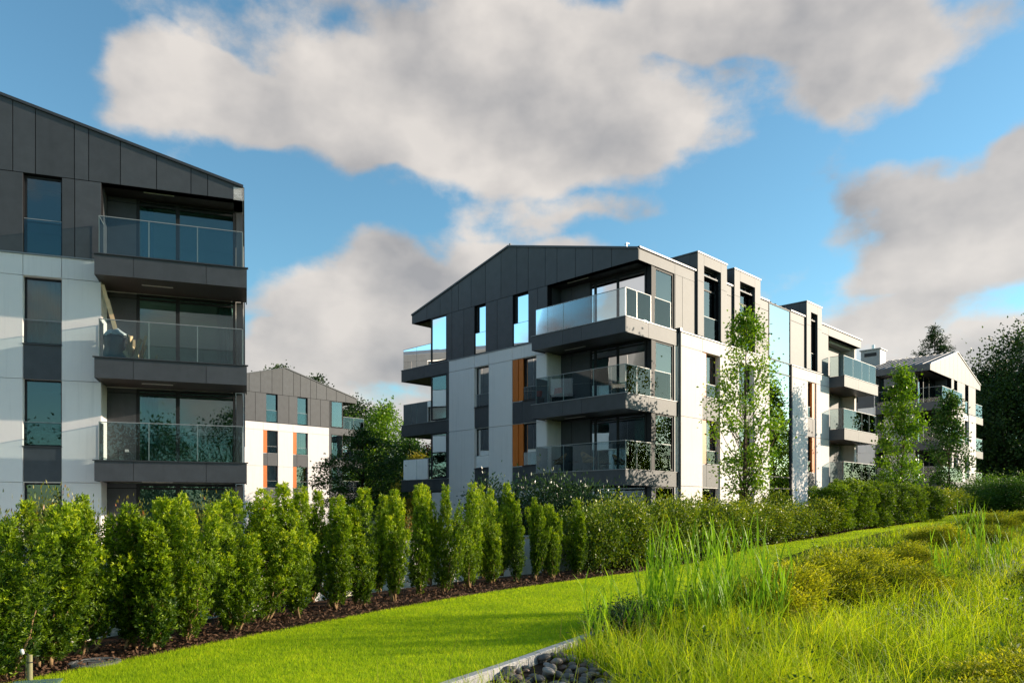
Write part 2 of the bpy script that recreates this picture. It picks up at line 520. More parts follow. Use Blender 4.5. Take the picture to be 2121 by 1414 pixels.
# ------------------------------------------------------------------ buildings
r2 = math.sqrt(.5)
class Face:
    """a vertical plane: P at s=0, d along it, n outwards; coordinates (s, z, depth outwards)"""
    def __init__(s, root, P, d, n):
        s.root = root; s.P = Vector((P[0], P[1])); s.d = Vector(d); s.n = Vector(n)
        s.o = root.location
    def pt(s, a, z, k=0.0):
        q = s.P + s.d * a + s.n * k
        return (q.x - s.o.x, q.y - s.o.y, z - s.o.z)
    def poly(s, mb, pts, k0, k1):
        mb.prism([s.pt(a, z, k0) for a, z in pts], [s.pt(a, z, k1) for a, z in pts])
    def box(s, mb, a0, a1, z0, z1, k0, k1):
        s.poly(mb, [(a0, z0), (a1, z0), (a1, z1), (a0, z1)], k0, k1)
    def back(s, k):                       # a parallel plane k metres behind
        f = Face(s.root, s.P - s.n * k, s.d, s.n); return f
    def part(s, name, mat, parent, *boxes):
        mb = MB()
        for b in boxes: s.box(mb, *b)
        return mb.build(name, mat, parent)

def cells(sb, zb, holes):
    """rectangles of a grid that are not inside a hole, merged along s"""
    out = []
    for j in range(len(zb) - 1):
        z0, z1 = zb[j], zb[j + 1]; run = None
        for i in range(len(sb) - 1):
            a0, a1 = sb[i], sb[i + 1]; ca, cz = (a0 + a1) / 2, (z0 + z1) / 2
            inside = any(h[0] < ca < h[1] and h[2] < cz < h[3] for h in holes)
            if inside:
                if run: out.append(run); run = None
            else:
                run = (run[0], a1, z0, z1) if run else (a0, a1, z0, z1)
        if run: out.append(run)
    return out

def wall(face, s0, s1, z0, z1, holes, mat, parent, k0=-.32, k1=-.03, name='wall'):
    sb = sorted({s0, s1} | {min(max(x, s0), s1) for h in holes for x in h[:2]})
    zb = sorted({z0, z1} | {min(max(x, z0), z1) for h in holes for x in h[2:]})
    mb = MB()
    for c in cells(sb, zb, holes): face.box(mb, *c, k0, k1)
    return mb.build(name, mat, parent)

GAP = .011
def panels(face, sb, zb, holes, mat, parent, k0=-.028, k1=0.0, name='panel', gap=GAP):
    for j in range(len(zb) - 1):
        for i in range(len(sb) - 1):
            a0, a1, z0, z1 = sb[i], sb[i + 1], zb[j], zb[j + 1]
            ca, cz = (a0 + a1) / 2, (z0 + z1) / 2
            if any(h[0] < ca < h[1] and h[2] < cz < h[3] for h in holes): continue
            face.part(name, mat, parent, (a0 + gap, a1 - gap, z0 + gap, z1 - gap, k0, k1 + random.uniform(-.002, .002)))

def rect(face, mat, parent, a0, a1, z0, z1, k0=-.028, k1=0.0, name='panel', gap=GAP):
    return face.part(name, mat, parent, (a0 + gap, a1 - gap, z0 + gap, z1 - gap, k0, k1))

def rake_panels(face, joints, zb, rake, mat, parent, apex, k0=-.028, k1=0.0, gap=GAP):
    for a0, a1 in zip(joints[:-1], joints[1:]):
        b0, b1 = a0 + gap, a1 - gap
        top = [(b1, rake(b1) - .05)] + ([(apex, rake(apex) - .05)] if b0 < apex < b1 else []) + [(b0, rake(b0) - .05)]
        mb = MB(); face.poly(mb, [(b0, zb + gap), (b1, zb + gap)] + top, k0, k1)
        mb.build('panel', mat, parent)

def window(face, a0, a1, z0, z1, parent, k=-.20, fw=.055, mull=(), trans=(), guard=0.0, curtain=None, sill=None, frame='frame'):
    """window frame with its pane, guard glass, sill and curtain as sub-parts"""
    mb = MB()
    face.box(mb, a0, a0 + fw, z0, z1, k - .04, k + .04); face.box(mb, a1 - fw, a1, z0, z1, k - .04, k + .04)
    face.box(mb, a0 + fw, a1 - fw, z0, z0 + fw, k - .04, k + .04); face.box(mb, a0 + fw, a1 - fw, z1 - fw, z1, k - .04, k + .04)
    for m in mull: face.box(mb, m - fw * .7, m + fw * .7, z0 + fw, z1 - fw, k - .038, k + .038)
    for m in trans: face.box(mb, a0 + fw, a1 - fw, m - .035, m + .035, k - .036, k + .036)
    w = mb.build('window', frame, parent)
    ed = [a0 + fw] + sorted(mull) + [a1 - fw]
    for b0, b1 in zip(ed[:-1], ed[1:]):
        face.part('pane', 'window_glass', w, (b0, b1, z0 + fw * .8, z1 - fw * .8, k - .006, k + .006))
    if guard:
        face.part('guard_glass', 'rail_glass', w, (a0 + .01, a1 - .01, z0 + .04, z0 + guard, k + .13, k + .145))
        face.part('guard_edge', 'rail_cap', w, (a0 + .01, a1 - .01, z0 + guard, z0 + guard + .018, k + .125, k + .15))
    if sill:
        face.part('sill', sill, w, (a0 - .02, a1 + .02, z0 - .03, z0, k - .04, .045))
    if curtain:
        c0, c1 = curtain
        n = 40
        A = np.linspace(c0, c1, n)
        mb = MB()
        ph = random.uniform(0, 6)
        pts = [(a, k - .16 + .035 * math.sin(a * 38 + ph + math.sin(a * 9))) for a in A]
        for (p, kk), (q, kq) in zip(pts[:-1], pts[1:]):
            b = len(mb.v)
            mb.v += [face.pt(p, z0 + .08, kk), face.pt(q, z0 + .08, kq), face.pt(q, z1 - .08, kq), face.pt(p, z1 - .08, kk)]
            mb.f.append((b, b + 1, b + 2, b + 3))
        mb.build('curtain', 'curtain', w, smooth=True)
    return w

def glass_run(face, joints, z0, z1, k, parent, cap=True):
    for a0, a1 in zip(joints[:-1], joints[1:]):
        face.part('glass_panel', 'rail_glass', parent, (a0 + .008, a1 - .008, z0, z1, k - .009, k + .009))
        for e in (a0 + .008, a1 - .008):
            face.part('glass_edge', 'glass_edge', parent, (e - .004, e + .004, z0, z1, k - .0095, k + .0095))
    if cap:
        face.part('handrail', 'rail_cap', parent, (joints[0], joints[-1], z1, z1 + .022, k - .016, k + .016))

def fascia(face, joints, z0, z1, k, parent):
    for a0, a1 in zip(joints[:-1], joints[1:]):
        face.part('fascia_panel', 'dark_panel', parent, (a0 + GAP * .6, a1 - GAP * .6, z0, z1, k - .03, k))

def roof(face, S, z_e, z_a, length, parent, seams=True, over=.0, half=None):
    """gable roof: two sloped sheets along -n of the gable face, with standing seams"""
    hs = S / 2
    rf = None
    for side in (0, 1):
        a0, a1 = (0 - over, hs) if side == 0 else (S + over, hs)
        mb = MB()
        lo = [face.pt(a0, z_e, .04), face.pt(a1, z_a, .04), face.pt(a1, z_a, -length), face.pt(a0, z_e, -length)]
        mb.prism([(p[0], p[1], p[2] - .05) for p in lo], [(p[0], p[1], p[2] + .012) for p in lo])
        o = mb.build('roof', 'roof_metal', parent)
        if seams:
            n = int(length / .55)
            sm = MB()
            for i in range(1, n):
                k = -length * i / n
                sm.prism([face.pt(a0, z_e + .012, k - .02), face.pt(a1, z_a + .012, k - .02), face.pt(a1, z_a + .012, k + .02), face.pt(a0, z_e + .012, k + .02)],
                         [face.pt(a0, z_e + .07, k - .012), face.pt(a1, z_a + .07, k - .012), face.pt(a1, z_a + .07, k + .012), face.pt(a0, z_e + .07, k + .012)])
            sm.build('seam', 'roof_metal', o)
        # verge flashing
        vb = MB()
        vb.prism([face.pt(a0, z_e - .055, .012), face.pt(a1, z_a - .055, .012), face.pt(a1, z_a - .055, .055), face.pt(a0, z_e - .055, .055)],
                 [face.pt(a0, z_e + .03, .012), face.pt(a1, z_a + .03, .012), face.pt(a1, z_a + .03, .055), face.pt(a0, z_e + .03, .055)])
        vb.build('verge_flashing', 'dark_flashing', o)

def loggia_light(face, a0, a1, z, k, parent):
    face.part('soffit_light', 'led', parent, (a0, a1, z - .02, z, k - .03, k + .03))

# ============================ building in the centre (B)
F3 = 9.46; FL = [.16, 3.26, 6.36, 9.46]
ZB, ZE, ZA = 11.92, 12.46, 14.37
S_B, LEN_B = 15.28, 24.2
OB = (5.23, 31.10)
B = empty('apartment_building', (OB[0], OB[1], 0), 'large white and charcoal apartment block in the centre with glass stair and corner balconies', 'building')
G = Face(B, OB, (-r2, r2), (-r2, -r2))
Rr = Face(B, OB, (r2, r2), (r2, -r2))
rakeB = lambda a: ZE + (ZA - ZE) * (1 - abs(a - S_B / 2) / (S_B / 2))
LEDGE = 9.40

def floors(face, s0, s1, length, k_front, parent, levels, top):
    """inside: floor slabs and cross walls seen through the panes"""
    for z in levels:
        mb = MB(); face.box(mb, s0, s1, z - .30, z - .02, -length + .4, -k_front)
        mb.build('floor_slab', 'room_white', parent)
        mb = MB(); face.box(mb, s0 + .05, s1 - .05, z - .018, z, -length + .45, -k_front - .05)
        mb.build('floor_boards', 'room_floor', parent)
    mb = MB(); face.box(mb, s0, s1, top - .2, top - .05, -length + .4, -k_front)
    mb.build('ceiling', 'room_white', parent)
    mb = MB()
    for k in (5.2, 11.2, 15.6, 19.2):
        if k < length - 1: face.box(mb, s0, s1, levels[0], top - .05, -k - .12, -k)
    for a in (s0 + (s1 - s0) * .33, s0 + (s1 - s0) * .66):
        face.box(mb, a - .06, a + .06, levels[0], top - .05, -length + .5, -k_front - .3)
    mb.build('room_wall', 'room_white', parent)

# --- gable wall
topw = [(9.27, 10.10), (6.32, 7.35)]
holes_top = [(0, 5.10, 0, ZB), (13.62, S_B, 0, ZB), (12.28, 13.62, 9.5, ZB)] + [(a, b, LEDGE + .06, ZB) for a, b in topw]
wall(G, 0, S_B, LEDGE, ZB, holes_top, 'dark_core', B, name='upper_wall')
mb = MB(); G.poly(mb, [(0.03, ZB), (S_B - .03, ZB), (S_B - .03, ZE - .06), (S_B / 2, ZA - .06), (.03, ZE - .06)], -.32, -.03); mb.build('gable_wall', 'dark_core', B)
lowcols = [(9.01, 10.08), (5.77, 7.36)]
hl = [(0, 5.10, 0, LEDGE), (13.62, S_B, 0, LEDGE)]
for fz in (3.26, 6.36):
    hl += [(a, b, fz + .42, fz + 2.43) for a, b in lowcols] + [(12.28, 13.62, fz, fz + 2.44)]
hl += [(a, b, .2, 2.6) for a, b in lowcols]
wall(G, 0, S_B, 0, LEDGE, hl, 'white_render', B, name='lower_wall')
# upper cladding
rake_panels(G, [0, 1.40, 2.42, 3.41, 4.50, 5.23, 6.31, 7.07, 8.16, 9.27, 10.35, 11.33, 11.85, 12.82, 13.95, S_B], ZB, rakeB, 'dark_panel', B, S_B / 2)
for a0, a1 in ((5.10, 5.70), (5.70, 6.32), (7.35, 8.43), (8.43, 9.27), (10.10, 10.91), (10.91, 11.85), (11.85, 12.28)):
    rect(G, 'dark_panel', B, a0, a1, LEDGE + .04, ZB)
G.part('ledge_flashing', 'flashing', B, (5.30, 12.06, LEDGE, LEDGE + .035, -.03, .06))
for a, b in topw:
    window(G, a, b, LEDGE + .07, ZB - .02, B, guard=1.05, curtain=(a + .05, a + .3))
# lower white panels
zj = [.05, 2.58, 5.68, 8.80, LEDGE]
panels(G, [5.10, 5.77], zj, [], 'white_render', B, -.03, .03, 'white_panel')
panels(G, [7.36, 9.01], zj, [], 'white_render', B, -.03, .03, 'white_panel')
panels(G, [10.08, 12.06], zj, [], 'white_render', B, -.03, .03, 'white_panel')
for a, b in lowcols:
    panels(G, [a, b], [8.80, LEDGE], [], 'white_render', B, -.03, .03, 'white_panel')
    for fz in (3.26, 6.36):
        if b < 8:
            mid = 6.72
            rect(G, 'dark_panel', B, mid, b, fz - .66, fz + .40); rect(G, 'dark_panel', B, a, mid, fz - .66, fz + .40)
            rect(G, 'orange_panel', B, 6.98, b, fz + .42, fz + 2.43, -.10, .0, 'orange_panel'); rect(G, 'orange_panel', B, mid - .05, 6.98, fz + .42, fz + 2.43, -.10, -.03, 'orange_panel')
            window(G, a, 6.66, fz + .42, fz + 2.43, B, guard=.62, sill='dark_flashing', curtain=(a + .1, a + .45))
        else:
            rect(G, 'dark_panel', B, a, b, fz - .66, fz + .40)
            window(G, a, b, fz + .42, fz + 2.43, B, guard=.62, sill='dark_flashing', curtain=(a + .62, a + 1.0) if fz < 4 else None)
    window(G, a, b, .22, 2.58, B, k=-.2)
# corner windows at the left end and dark strip
for fz in (.16, 3.26, 6.36):
    rect(G, 'dark_panel', B, 12.06, 12.28, fz, fz + 2.44)
for fz in (.16, 3.26, 6.36, 9.46):
    zt = ZB if fz > 9 else fz + 2.44
    window(G, 12.28, 13.62, fz + .03, zt, B, k=-.06, fw=.075, curtain=(12.4, 12.62) if fz == 6.36 else None)
# left side wall (s = 13.62 in the balconies, S_B beyond)
LS = Face(B, (OB[0] - r2 * 13.62, OB[1] + r2 * 13.62), (r2, r2), (-r2, r2))
hs_ = [(.9, 3.4, fz + .05, fz + 2.35) for fz in FL]
wall(LS, 0.33, 5.3, 0, ZB, hs_, 'dark_core', B, -.30, 0, name='side_wall')
for fz in FL: window(LS, .9, 3.4, fz + .05, fz + 2.35, B, k=-.1, mull=(2.1,))
LS2 = Face(B, (OB[0] - r2 * S_B, OB[1] + r2 * S_B), (r2, r2), (-r2, r2))
wall(LS2, 5.3, LEN_B, 0, ZE - .1, [], 'white_render', B, -.3, 0, name='side_wall')
mb = MB(); G.box(mb, 13.7, S_B, 0, ZB, -5.5, -5.3); mb.build('side_wall', 'white_render', B)
mb = MB(); G.box(mb, .3, S_B - .02, 0, ZE - .1, -LEN_B, -LEN_B + .3); mb.build('back_wall', 'white_render', B)
# left balconies
for fz in (3.26, 6.36, 9.46):
    o = G.part('balcony', 'soffit', B, (13.66, 16.17, fz - .62, fz - .02, -5.2, -.035))
    fascia(G, [12.06, 14.16, 16.25], fz - .66, fz - .03, 0.0, o)
    G.part('edge_flashing', 'flashing', o, (12.06, 16.27, fz - .028, fz, -.04, .03))
    LB = Face(B, (OB[0] - r2 * 16.25, OB[1] + r2 * 16.25), (r2, r2), (-r2, r2))
    fascia(LB, [0.03, 2.6, 5.2], fz - .66, fz - .03, 0.0, o)
    glass_run(G, [13.66, 14.9, 16.12], fz, fz + 1.12, -.06, o)
    glass_run(LB, [0.08, 1.7, 3.4, 5.1], fz, fz + 1.12, -.10, o)
# left loggia ceiling under the roof
mb = MB(); G.box(mb, 13.66, S_B - .03, ZB, ZB + .06, -5.2, -.04); mb.build('soffit', 'soffit', B)
LE = Face(B, (OB[0] - r2 * S_B, OB[1] + r2 * S_B), (r2, r2), (-r2, r2))
fascia(LE, [0, 6, 12, 18, LEN_B], ZB, ZE - .05, 0.0, B)

# --- right front loggia: recess plane .95 behind the gable
GW = G.back(.95)
for i, fz in enumerate(FL):
    top = ZB if i == 3 else FL[i + 1] - .64
    window(GW, .30, 3.35, fz + .03, top, B, k=-.04, fw=.08, mull=(1.80, 3.05), trans=(fz + 2.32,) if i == 3 else (fz + 2.3,), curtain=(.42, 1.05) if i in (1, 2, 3) else None)
    wm = 'dark_panel'
    panels(GW, [3.35, 4.44, 5.10], [fz, top], [], wm, B, -.03, 0)
    mb = MB(); GW.box(mb, 3.35, 5.2, fz - .3, top, -.25, -.032); mb.build('recess_wall', 'dark_core', B)
    # return wall of the loggia (faces the sun side)
    mb = MB(); G.box(mb, 5.10, 5.14, fz - .5, top, -.97, -.33); mb.build('return_wall', 'white_render' if i < 3 else 'dark_panel', B)
    # corner post
    mb = MB(); G.box(mb, .04, .28, fz, top, -1.22, -.98); mb.build('corner_post', 'frame' if i else 'dark_panel', B)
    # side window on the right face
    window(Rr, 1.24, 2.68, fz + .03, top, B, k=-.10, fw=.09, curtain=(1.35, 2.3) if i in (1, 3) else (1.35, 1.6))
    mb = MB(); Rr.box(mb, 2.68, 2.72, fz, top, -.4, -.02); mb.build('jamb', 'dark_panel', B)
for i, fz in enumerate(FL[1:]):
    o = MB()
    G.box(o, .03, 5.22, fz - .62, fz - .03, -.96, .86)
    o = o.build('balcony', 'soffit', B)
    fascia(G, [0, 2.32, 3.39, 5.25], fz - .66, fz - .03, .89, o)
    fascia(Rr, [-.858, .70, 2.97], fz - .66, fz - .03, 0.0, o)
    EL_ = Face(B, (OB[0] - r2 * 5.25, OB[1] + r2 * 5.25), (r2, r2), (-r2, r2))
    fascia(EL_, [-.86, -.01], fz - .66, fz - .03, 0.0, o)
    G.part('edge_flashing', 'flashing', o, (-.02, 5.28, fz - .028, fz, .80, .92))
    Rr.part('edge_flashing', 'dark_flashing', o, (-.80, 2.97, fz - .028, fz, -.08, .025))
    glass_run(G, [.06, 1.72, 3.39, 4.31, 5.04], fz, fz + 1.15, .82, o)
    glass_run(Rr, [-.80, -.05, .95, 2.45], fz, fz + 1.15, -.06, o)
    EG = Face(B, (OB[0] - r2 * 5.04, OB[1] + r2 * 5.04), (r2, r2), (-r2, r2))
    glass_run(EG, [-.80, -.04], fz, fz + 1.15, 0.0, o)
    loggia_light(G, 3.0, 4.2, fz - .625, -.2, o)
loggia_light(G, 3.0, 4.2, ZB, -.4, B)
mb = MB(); G.box(mb, .03, 5.10, ZB, ZB + .06, -1.0, -.04); mb.build('soffit', 'soffit', B)
mb = MB(); G.box(mb, -.0, 5.1, -.1, .14, -1.0, .9); mb.build('terrace', 'concrete', B)

# --- right long facade
DORM = [(4.42, 7.04, 4.96, 6.48), (7.76, 10.42, 8.31, 9.84), (15.90, 17.93, 16.46, 17.35)]
hu = [(0, 2.70, 0, ZB)] + [(w0, w1, LEDGE + .1, ZE + 1) for _, _, w0, w1 in DORM] + [(11.5, 14.05, 0, 99), (19.1, 24.2, 0, ZB)]
wall(Rr, 0.33, LEN_B, LEDGE, ZE - .08, hu, 'dark_core', B, -.30, -.03, name='upper_wall')
colsR = [(4.91, 6.48), (8.31, 9.85), (16.16, 17.30)]
hr = [(0, 2.72, 0, 99), (11.5, 14.05, 0, 99), (19.1, LEN_B, 0, 99)]
for a, b in colsR:
    for fz in (3.26, 6.36): hr.append((a, b, fz + .45, fz + 2.48))
    hr.append((a, b, .2, 2.6))
wall(Rr, 0.33, LEN_B, 0, LEDGE, hr, 'white_render', B, -.30, -.03, name='lower_wall')
# eave fascia and upper cladding
fascia(Rr, [0.031, 2.70, 4.42], ZB, ZE - .05, 0.0, B)
for a0, a1 in ((2.72, 3.3), (3.3, 4.42)): rect(Rr, 'dark_panel', B, a0, a1, LEDGE + .12, ZB)
for a0, a1 in ((7.04, 7.76), (10.42, 11.5), (14.05, 15.90), (17.93, 19.1)):
    rect(Rr, 'dark_panel', B, a0, a1, LEDGE + .12, ZB); rect(Rr, 'dark_panel', B, a0, a1, ZB, ZE - .05)
fascia(Rr, [19.1, 21.6, 24.2], ZB, ZE - .05, 0.0, B)
for a0, a1 in ((0, 4.42), (7.04, 7.76), (10.42, 11.5), (14.05, 15.9), (17.93, 24.3)):
    Rr.part('gutter', 'dark_flashing', B, (a0, a1, ZE - .05, ZE + .02, -.1, .06))
# dormers
for (d0, d1, w0, w1) in DORM:
    zt = 13.30
    mb = MB()
    Rr.box(mb, d0, d1, ZB + .2, zt - .03, -3.4, -.32)
    dm = mb.build('dormer', 'dark_panel', B)
    Rr.part('dormer_roof', 'dark_flashing', dm, (d0 - .03, d1 + .03, zt - .03, zt + .03, -3.4, .13))
    kk = .10
    for (a0, a1, z0, z1) in ((d0, w0, LEDGE + .12, 12.0), (w1, d1, LEDGE + .12, 12.0), (d0, w0, 12.0, zt - .04), (w1, d1, 12.0, zt - .04), (w0, w1, 12.78, zt - .04)):
        rect(Rr, 'dark_panel', dm, a0, a1, z0, z1, -.315, kk, gap=.006)
    window(Rr, w0, w1, LEDGE + .14, 12.77, B, k=-.22, fw=.07, trans=(11.84,), guard=1.0, curtain=(w0 + .1, w0 + .5))
# ledge
for a0, a1 in ((2.97, 11.5), (14.05, 19.1)):
    Rr.part('ledge_flashing', 'dark_flashing', B, (a0, a1, LEDGE + .05, LEDGE + .09, -.03, .10))
# lower white panels of the right face
zr = [.05, 2.65, 5.74, 8.84, LEDGE + .05]
for a0, a1 in ((3.05, 4.91), (6.48, 8.31), (9.85, 11.5), (14.18, 16.16), (17.30, 19.1)):
    panels(Rr, [a0, a1], zr, [], 'white_render', B, -.03, .05, 'white_panel')
for ci, (a, b) in enumerate(colsR):
    panels(Rr, [a, b], [8.84, LEDGE + .05], [], 'white_render', B, -.03, .05, 'white_panel')
    for fz in (3.26, 6.36):
        m1 = a + .44 if ci < 2 else b - .42
        rect(Rr, 'dark_panel', B, a, m1, fz - .62, fz + .42); rect(Rr, 'dark_panel', B, m1, b, fz - .62, fz + .42)
        if ci == 0:
            rect(Rr, 'orange_panel', B, a, m1, fz + .45, fz + 2.47, -.16, -.02, 'orange_panel'); g0, g1 = m1, b
        elif ci == 2:
            rect(Rr, 'orange_panel', B, m1, b, fz + .45, fz + 2.47, -.16, -.02, 'orange_panel'); g0, g1 = a, m1
        else:
            g0, g1 = a, b
        window(Rr, g0, g1, fz + .46, fz + 2.47, B, k=-.24, guard=.62, sill='flashing', curtain=(g0 + .1, g0 + .4))
    window(Rr, a, b, .22, 2.6, B, k=-.24)
# stair glazing
st = MB(); Rr.box(st, 11.50, 11.58, .1, ZE - .02, -.10, .02); Rr.box(st, 13.97, 14.05, .1, ZE - .02, -.10, .02)
for z in (.1, 2.73, 3.34, 5.81, 6.38, 8.85, 9.50, ZE - .08): Rr.box(st, 11.58, 13.97, z - .03, z + .03, -.09, .02)
st = st.build('stair_glazing', 'frame', B)
zz = [.1, 2.73, 3.34, 5.81, 6.38, 8.85, 9.50, ZE - .08]
for z0, z1 in zip(zz[:-1], zz[1:]):
    Rr.part('pane', 'stair_glass', st, (11.58, 13.97, z0 + .03, z1 - .03, -.02, -.005))
mb = MB()
for z in FL[1:]: Rr.box(mb, 11.6, 14.0, z - .3, z, -3.0, -.15)
Rr.box(mb, 11.4, 11.5, 0, ZE - .2, -3.2, -.1); Rr.box(mb, 14.05, 14.15, 0, ZE - .2, -3.2, -.1); Rr.box(mb, 11.4, 14.1, 0, ZE - .2, -3.3, -3.1)
mb.build('stair_wall', 'dark_core', B)
for z0 in FL[:3]:
    mb = MB(); Rr.poly(mb, [(11.7, z0 + .1), (13.8, z0 + 1.5), (13.8, z0 + 1.75), (11.7, z0 + .35)], -1.6, -.4); mb.build('stair_flight', 'concrete', B)
Rr.part('pilaster', 'dark_panel', B, (14.06, 14.17, .05, LEDGE + .1, -.03, .08))
mb = MB(); mb.tube([Rr.pt(3.0, LEDGE + .1, .07), Rr.pt(3.0, .1, .07)], [.05, .05], 8)
dp = mb.build('downpipe', 'dark_flashing', B)
Rr.part('hopper', 'dark_flashing', dp, (2.93, 3.07, LEDGE + .05, LEDGE + .2, .0, .14))
# --- far right loggia with its balconies
RW = Rr.back(.95)
for i, fz in enumerate(FL):
    top = ZB if i == 3 else FL[i + 1] - .64
    window(RW, 19.15, 20.9, fz + .03, top, B, k=-.04, fw=.07, curtain=(19.3, 19.7) if i != 1 else None)
    mb = MB(); RW.box(mb, 20.9, LEN_B - .9, fz - .3, top, -.25, -.032); mb.build('recess_wall', 'dark_core', B)
    rect(RW, 'orange_panel' if i in (1, 2) else 'dark_panel', B, 20.9, 21.3, fz, top); panels(RW, [21.3, 23.3], [fz, top], [], 'dark_panel', B)
    mb = MB(); Rr.box(mb, 19.04, 19.09, fz - .5, top, -.97, -.31); mb.build('return_wall', 'white_render', B)
for fz in FL[1:]:
    o = MB(); Rr.box(o, 19.16, 24.44, fz - .62, fz - .03, -.95, .90); o = o.build('balcony', 'soffit', B)
    fascia(Rr, [19.10, 21.3, 24.5], fz - .66, fz - .03, .93, o)
    EF = Face(B, (OB[0] + r2 * 19.10, OB[1] + r2 * 19.10), (r2, -r2), (-r2, -r2))
    fascia(EF, [.05, .895], fz - .66, fz - .03, .0, o)
    Rr.part('edge_flashing', 'flashing', o, (19.08, 24.52, fz - .028, fz, .84, .96))
    glass_run(Rr, [19.2, 20.6, 22.0, 23.2, 24.3], fz, fz + 1.15, .85, o)
    glass_run(EF, [.06, .84], fz, fz + 1.15, -.08, o)
mb = MB(); Rr.box(mb, 19.1, LEN_B - .03, ZB, ZB + .06, -1.0, -.04); mb.build('soffit', 'soffit', B)
roof(G, S_B, ZE - .04, ZA, LEN_B, B)
floors(G, .5, 13.3, LEN_B, 1.2, B, FL, ZB + .05)
mb = MB(); mb.tube([G.pt(7.64, ZA + .05, -.1), G.pt(7.64, ZA + .13, -.1)], [.03, .05], 6); mb.build('ridge_cap', 'dark_flashing', B)
mb = MB(); mb.tube([G.pt(.9, ZE + .25, -.4), G.pt(.9, ZE + .48, -.4)], [.025, .025], 6); mb.tube([G.pt(.8, ZE + .42, -.4), G.pt(1.0, ZE + .42, -.4)], [.02, .02], 6); mb.build('roof_clamp', 'steel', B)

# ============================ building on the left (A)
FA = [0.0, 3.10, 6.20, 9.30]
ZBa, ZEa, ZAa = 11.77, 12.28, 14.26
OA = (-8.77, 24.85)
A = empty('apartment_building', (OA[0], OA[1], 0), 'nearest apartment block at left, charcoal gable above shaded white wall with stacked balconies', 'building')
dA = (-.943, -.3328); nA = (.3328, -.943)
GA = Face(A, OA, dA, nA)
SR = 0.09; S_A = 15.3
rakeA = lambda a: ZEa + (ZAa - ZEa) * (1 - abs(a - SR - S_A / 2) / (S_A / 2))
lA = 9.31
ho = [(0, 4.25, 0, ZBa)]
wc = (5.33, 6.35)
wc2 = (9.3, 10.4)
wall(GA, SR, S_A, lA, ZBa, ho + [(wc[0], wc[1], lA + .04, ZBa), (wc2[0], wc2[1], lA + .04, ZBa)], 'dark_core', A, name='upper_wall')
mb = MB(); GA.poly(mb, [(SR + .03, ZBa), (S_A, ZBa), (S_A, ZEa - .06), (SR + S_A / 2, ZAa - .06), (SR + .03, ZEa - .06)], -.32, -.03); mb.build('gable_wall', 'dark_core', A)
hA = list(ho)
for fz in FA[1:3]: hA += [(w[0], w[1], fz + .43, fz + 2.46) for w in (wc, wc2)]
hA += [(w[0], w[1], .1, 2.42) for w in (wc, wc2)]
wall(GA, SR, S_A, 0, lA, hA, 'white_render', A, name='lower_wall')
rake_panels(GA, [SR, 1.18, 1.68, 2.69, 3.72, 4.60, 4.99, 6.03, 6.62, 7.6, 8.6, 9.7, 10.8, 11.9, 13, 14.1, S_A], ZBa, rakeA, 'dark_panel', A, SR + S_A / 2)
for a0, a1 in ((4.25, 4.98), (4.98, wc[0]), (wc[1], 7.5), (7.5, 8.4), (8.4, wc2[0]), (wc2[1], 11.6), (11.6, 12.9), (12.9, S_A)):
    rect(GA, 'dark_panel', A, a0, a1, lA + .04, ZBa)
GA.part('ledge_flashing', 'flashing', A, (4.32, S_A, lA, lA + .035, -.03, .07))
for w in (wc, wc2):
    window(GA, w[0], w[1], lA + .05, ZBa - .02, A, guard=1.05)
zja = [.05, 2.43, 5.55, 8.67, lA]
for a0, a1 in ((4.25, wc[0]), (wc[1], wc2[0]), (wc2[1], S_A)):
    panels(GA, [a0, a1], zja, [], 'white_render', A, -.03, .03, 'white_panel', gap=.008)
for w in (wc, wc2):
    panels(GA, list(w), [8.67, lA], [], 'white_render', A, -.03, .03, 'white_panel', gap=.008)
    for fz in FA[1:3]:
        rect(GA, 'dark_panel', A, w[0], w[1], fz - .66, fz + .41)
        window(GA, w[0], w[1], fz + .43, fz + 2.46, A, guard=.72, sill='dark_flashing', curtain=(w[0] + .08, w[1] - .08) if fz > 5 else None)
    window(GA, w[0], w[1], .1, 2.42, A)
# side and back walls
RA = Face(A, (OA[0] + dA[0] * SR, OA[1] + dA[1] * SR), (-nA[0], -nA[1]), (-dA[0], -dA[1]))
hsA = [(0, 4.6, 0, ZBa)] + [(a, a + 1.4, fz + .4, fz + 2.4) for a in (7, 12, 17) for fz in FA]
wall(RA, 0.0, 24, 0, ZEa - .1, hsA, 'white_render', A, -.3, 0, name='side_wall')
for a in (7, 12, 17):
    for fz in FA: window(RA, a, a + 1.4, fz + .4, fz + 2.4, A)
fascia(RA, [0.031, 2.3, 4.6, 24], ZBa, ZEa - .06, .03, A)
panels(RA, [4.6, 5.8, 7.0, 8.4, 9.8, 11, 12.0, 13.4, 14.6, 15.8, 17.0, 18.4, 19.6, 21, 22.4, 24], [5.55, lA, ZBa], [(a, a + 1.4, 6.6, 8.6) for a in (7, 12, 17)] + [(a, a + 1.4, 9.7, 11.7) for a in (7, 12, 17)], 'dark_panel', A, 0, .03)
mb = MB(); GA.box(mb, .2, S_A, 0, ZEa - .1, -24.3, -24.0); GA.box(mb, S_A - .3, S_A, 0, ZEa - .1, -24.0, -.33); mb.build('back_wall', 'white_render', A)
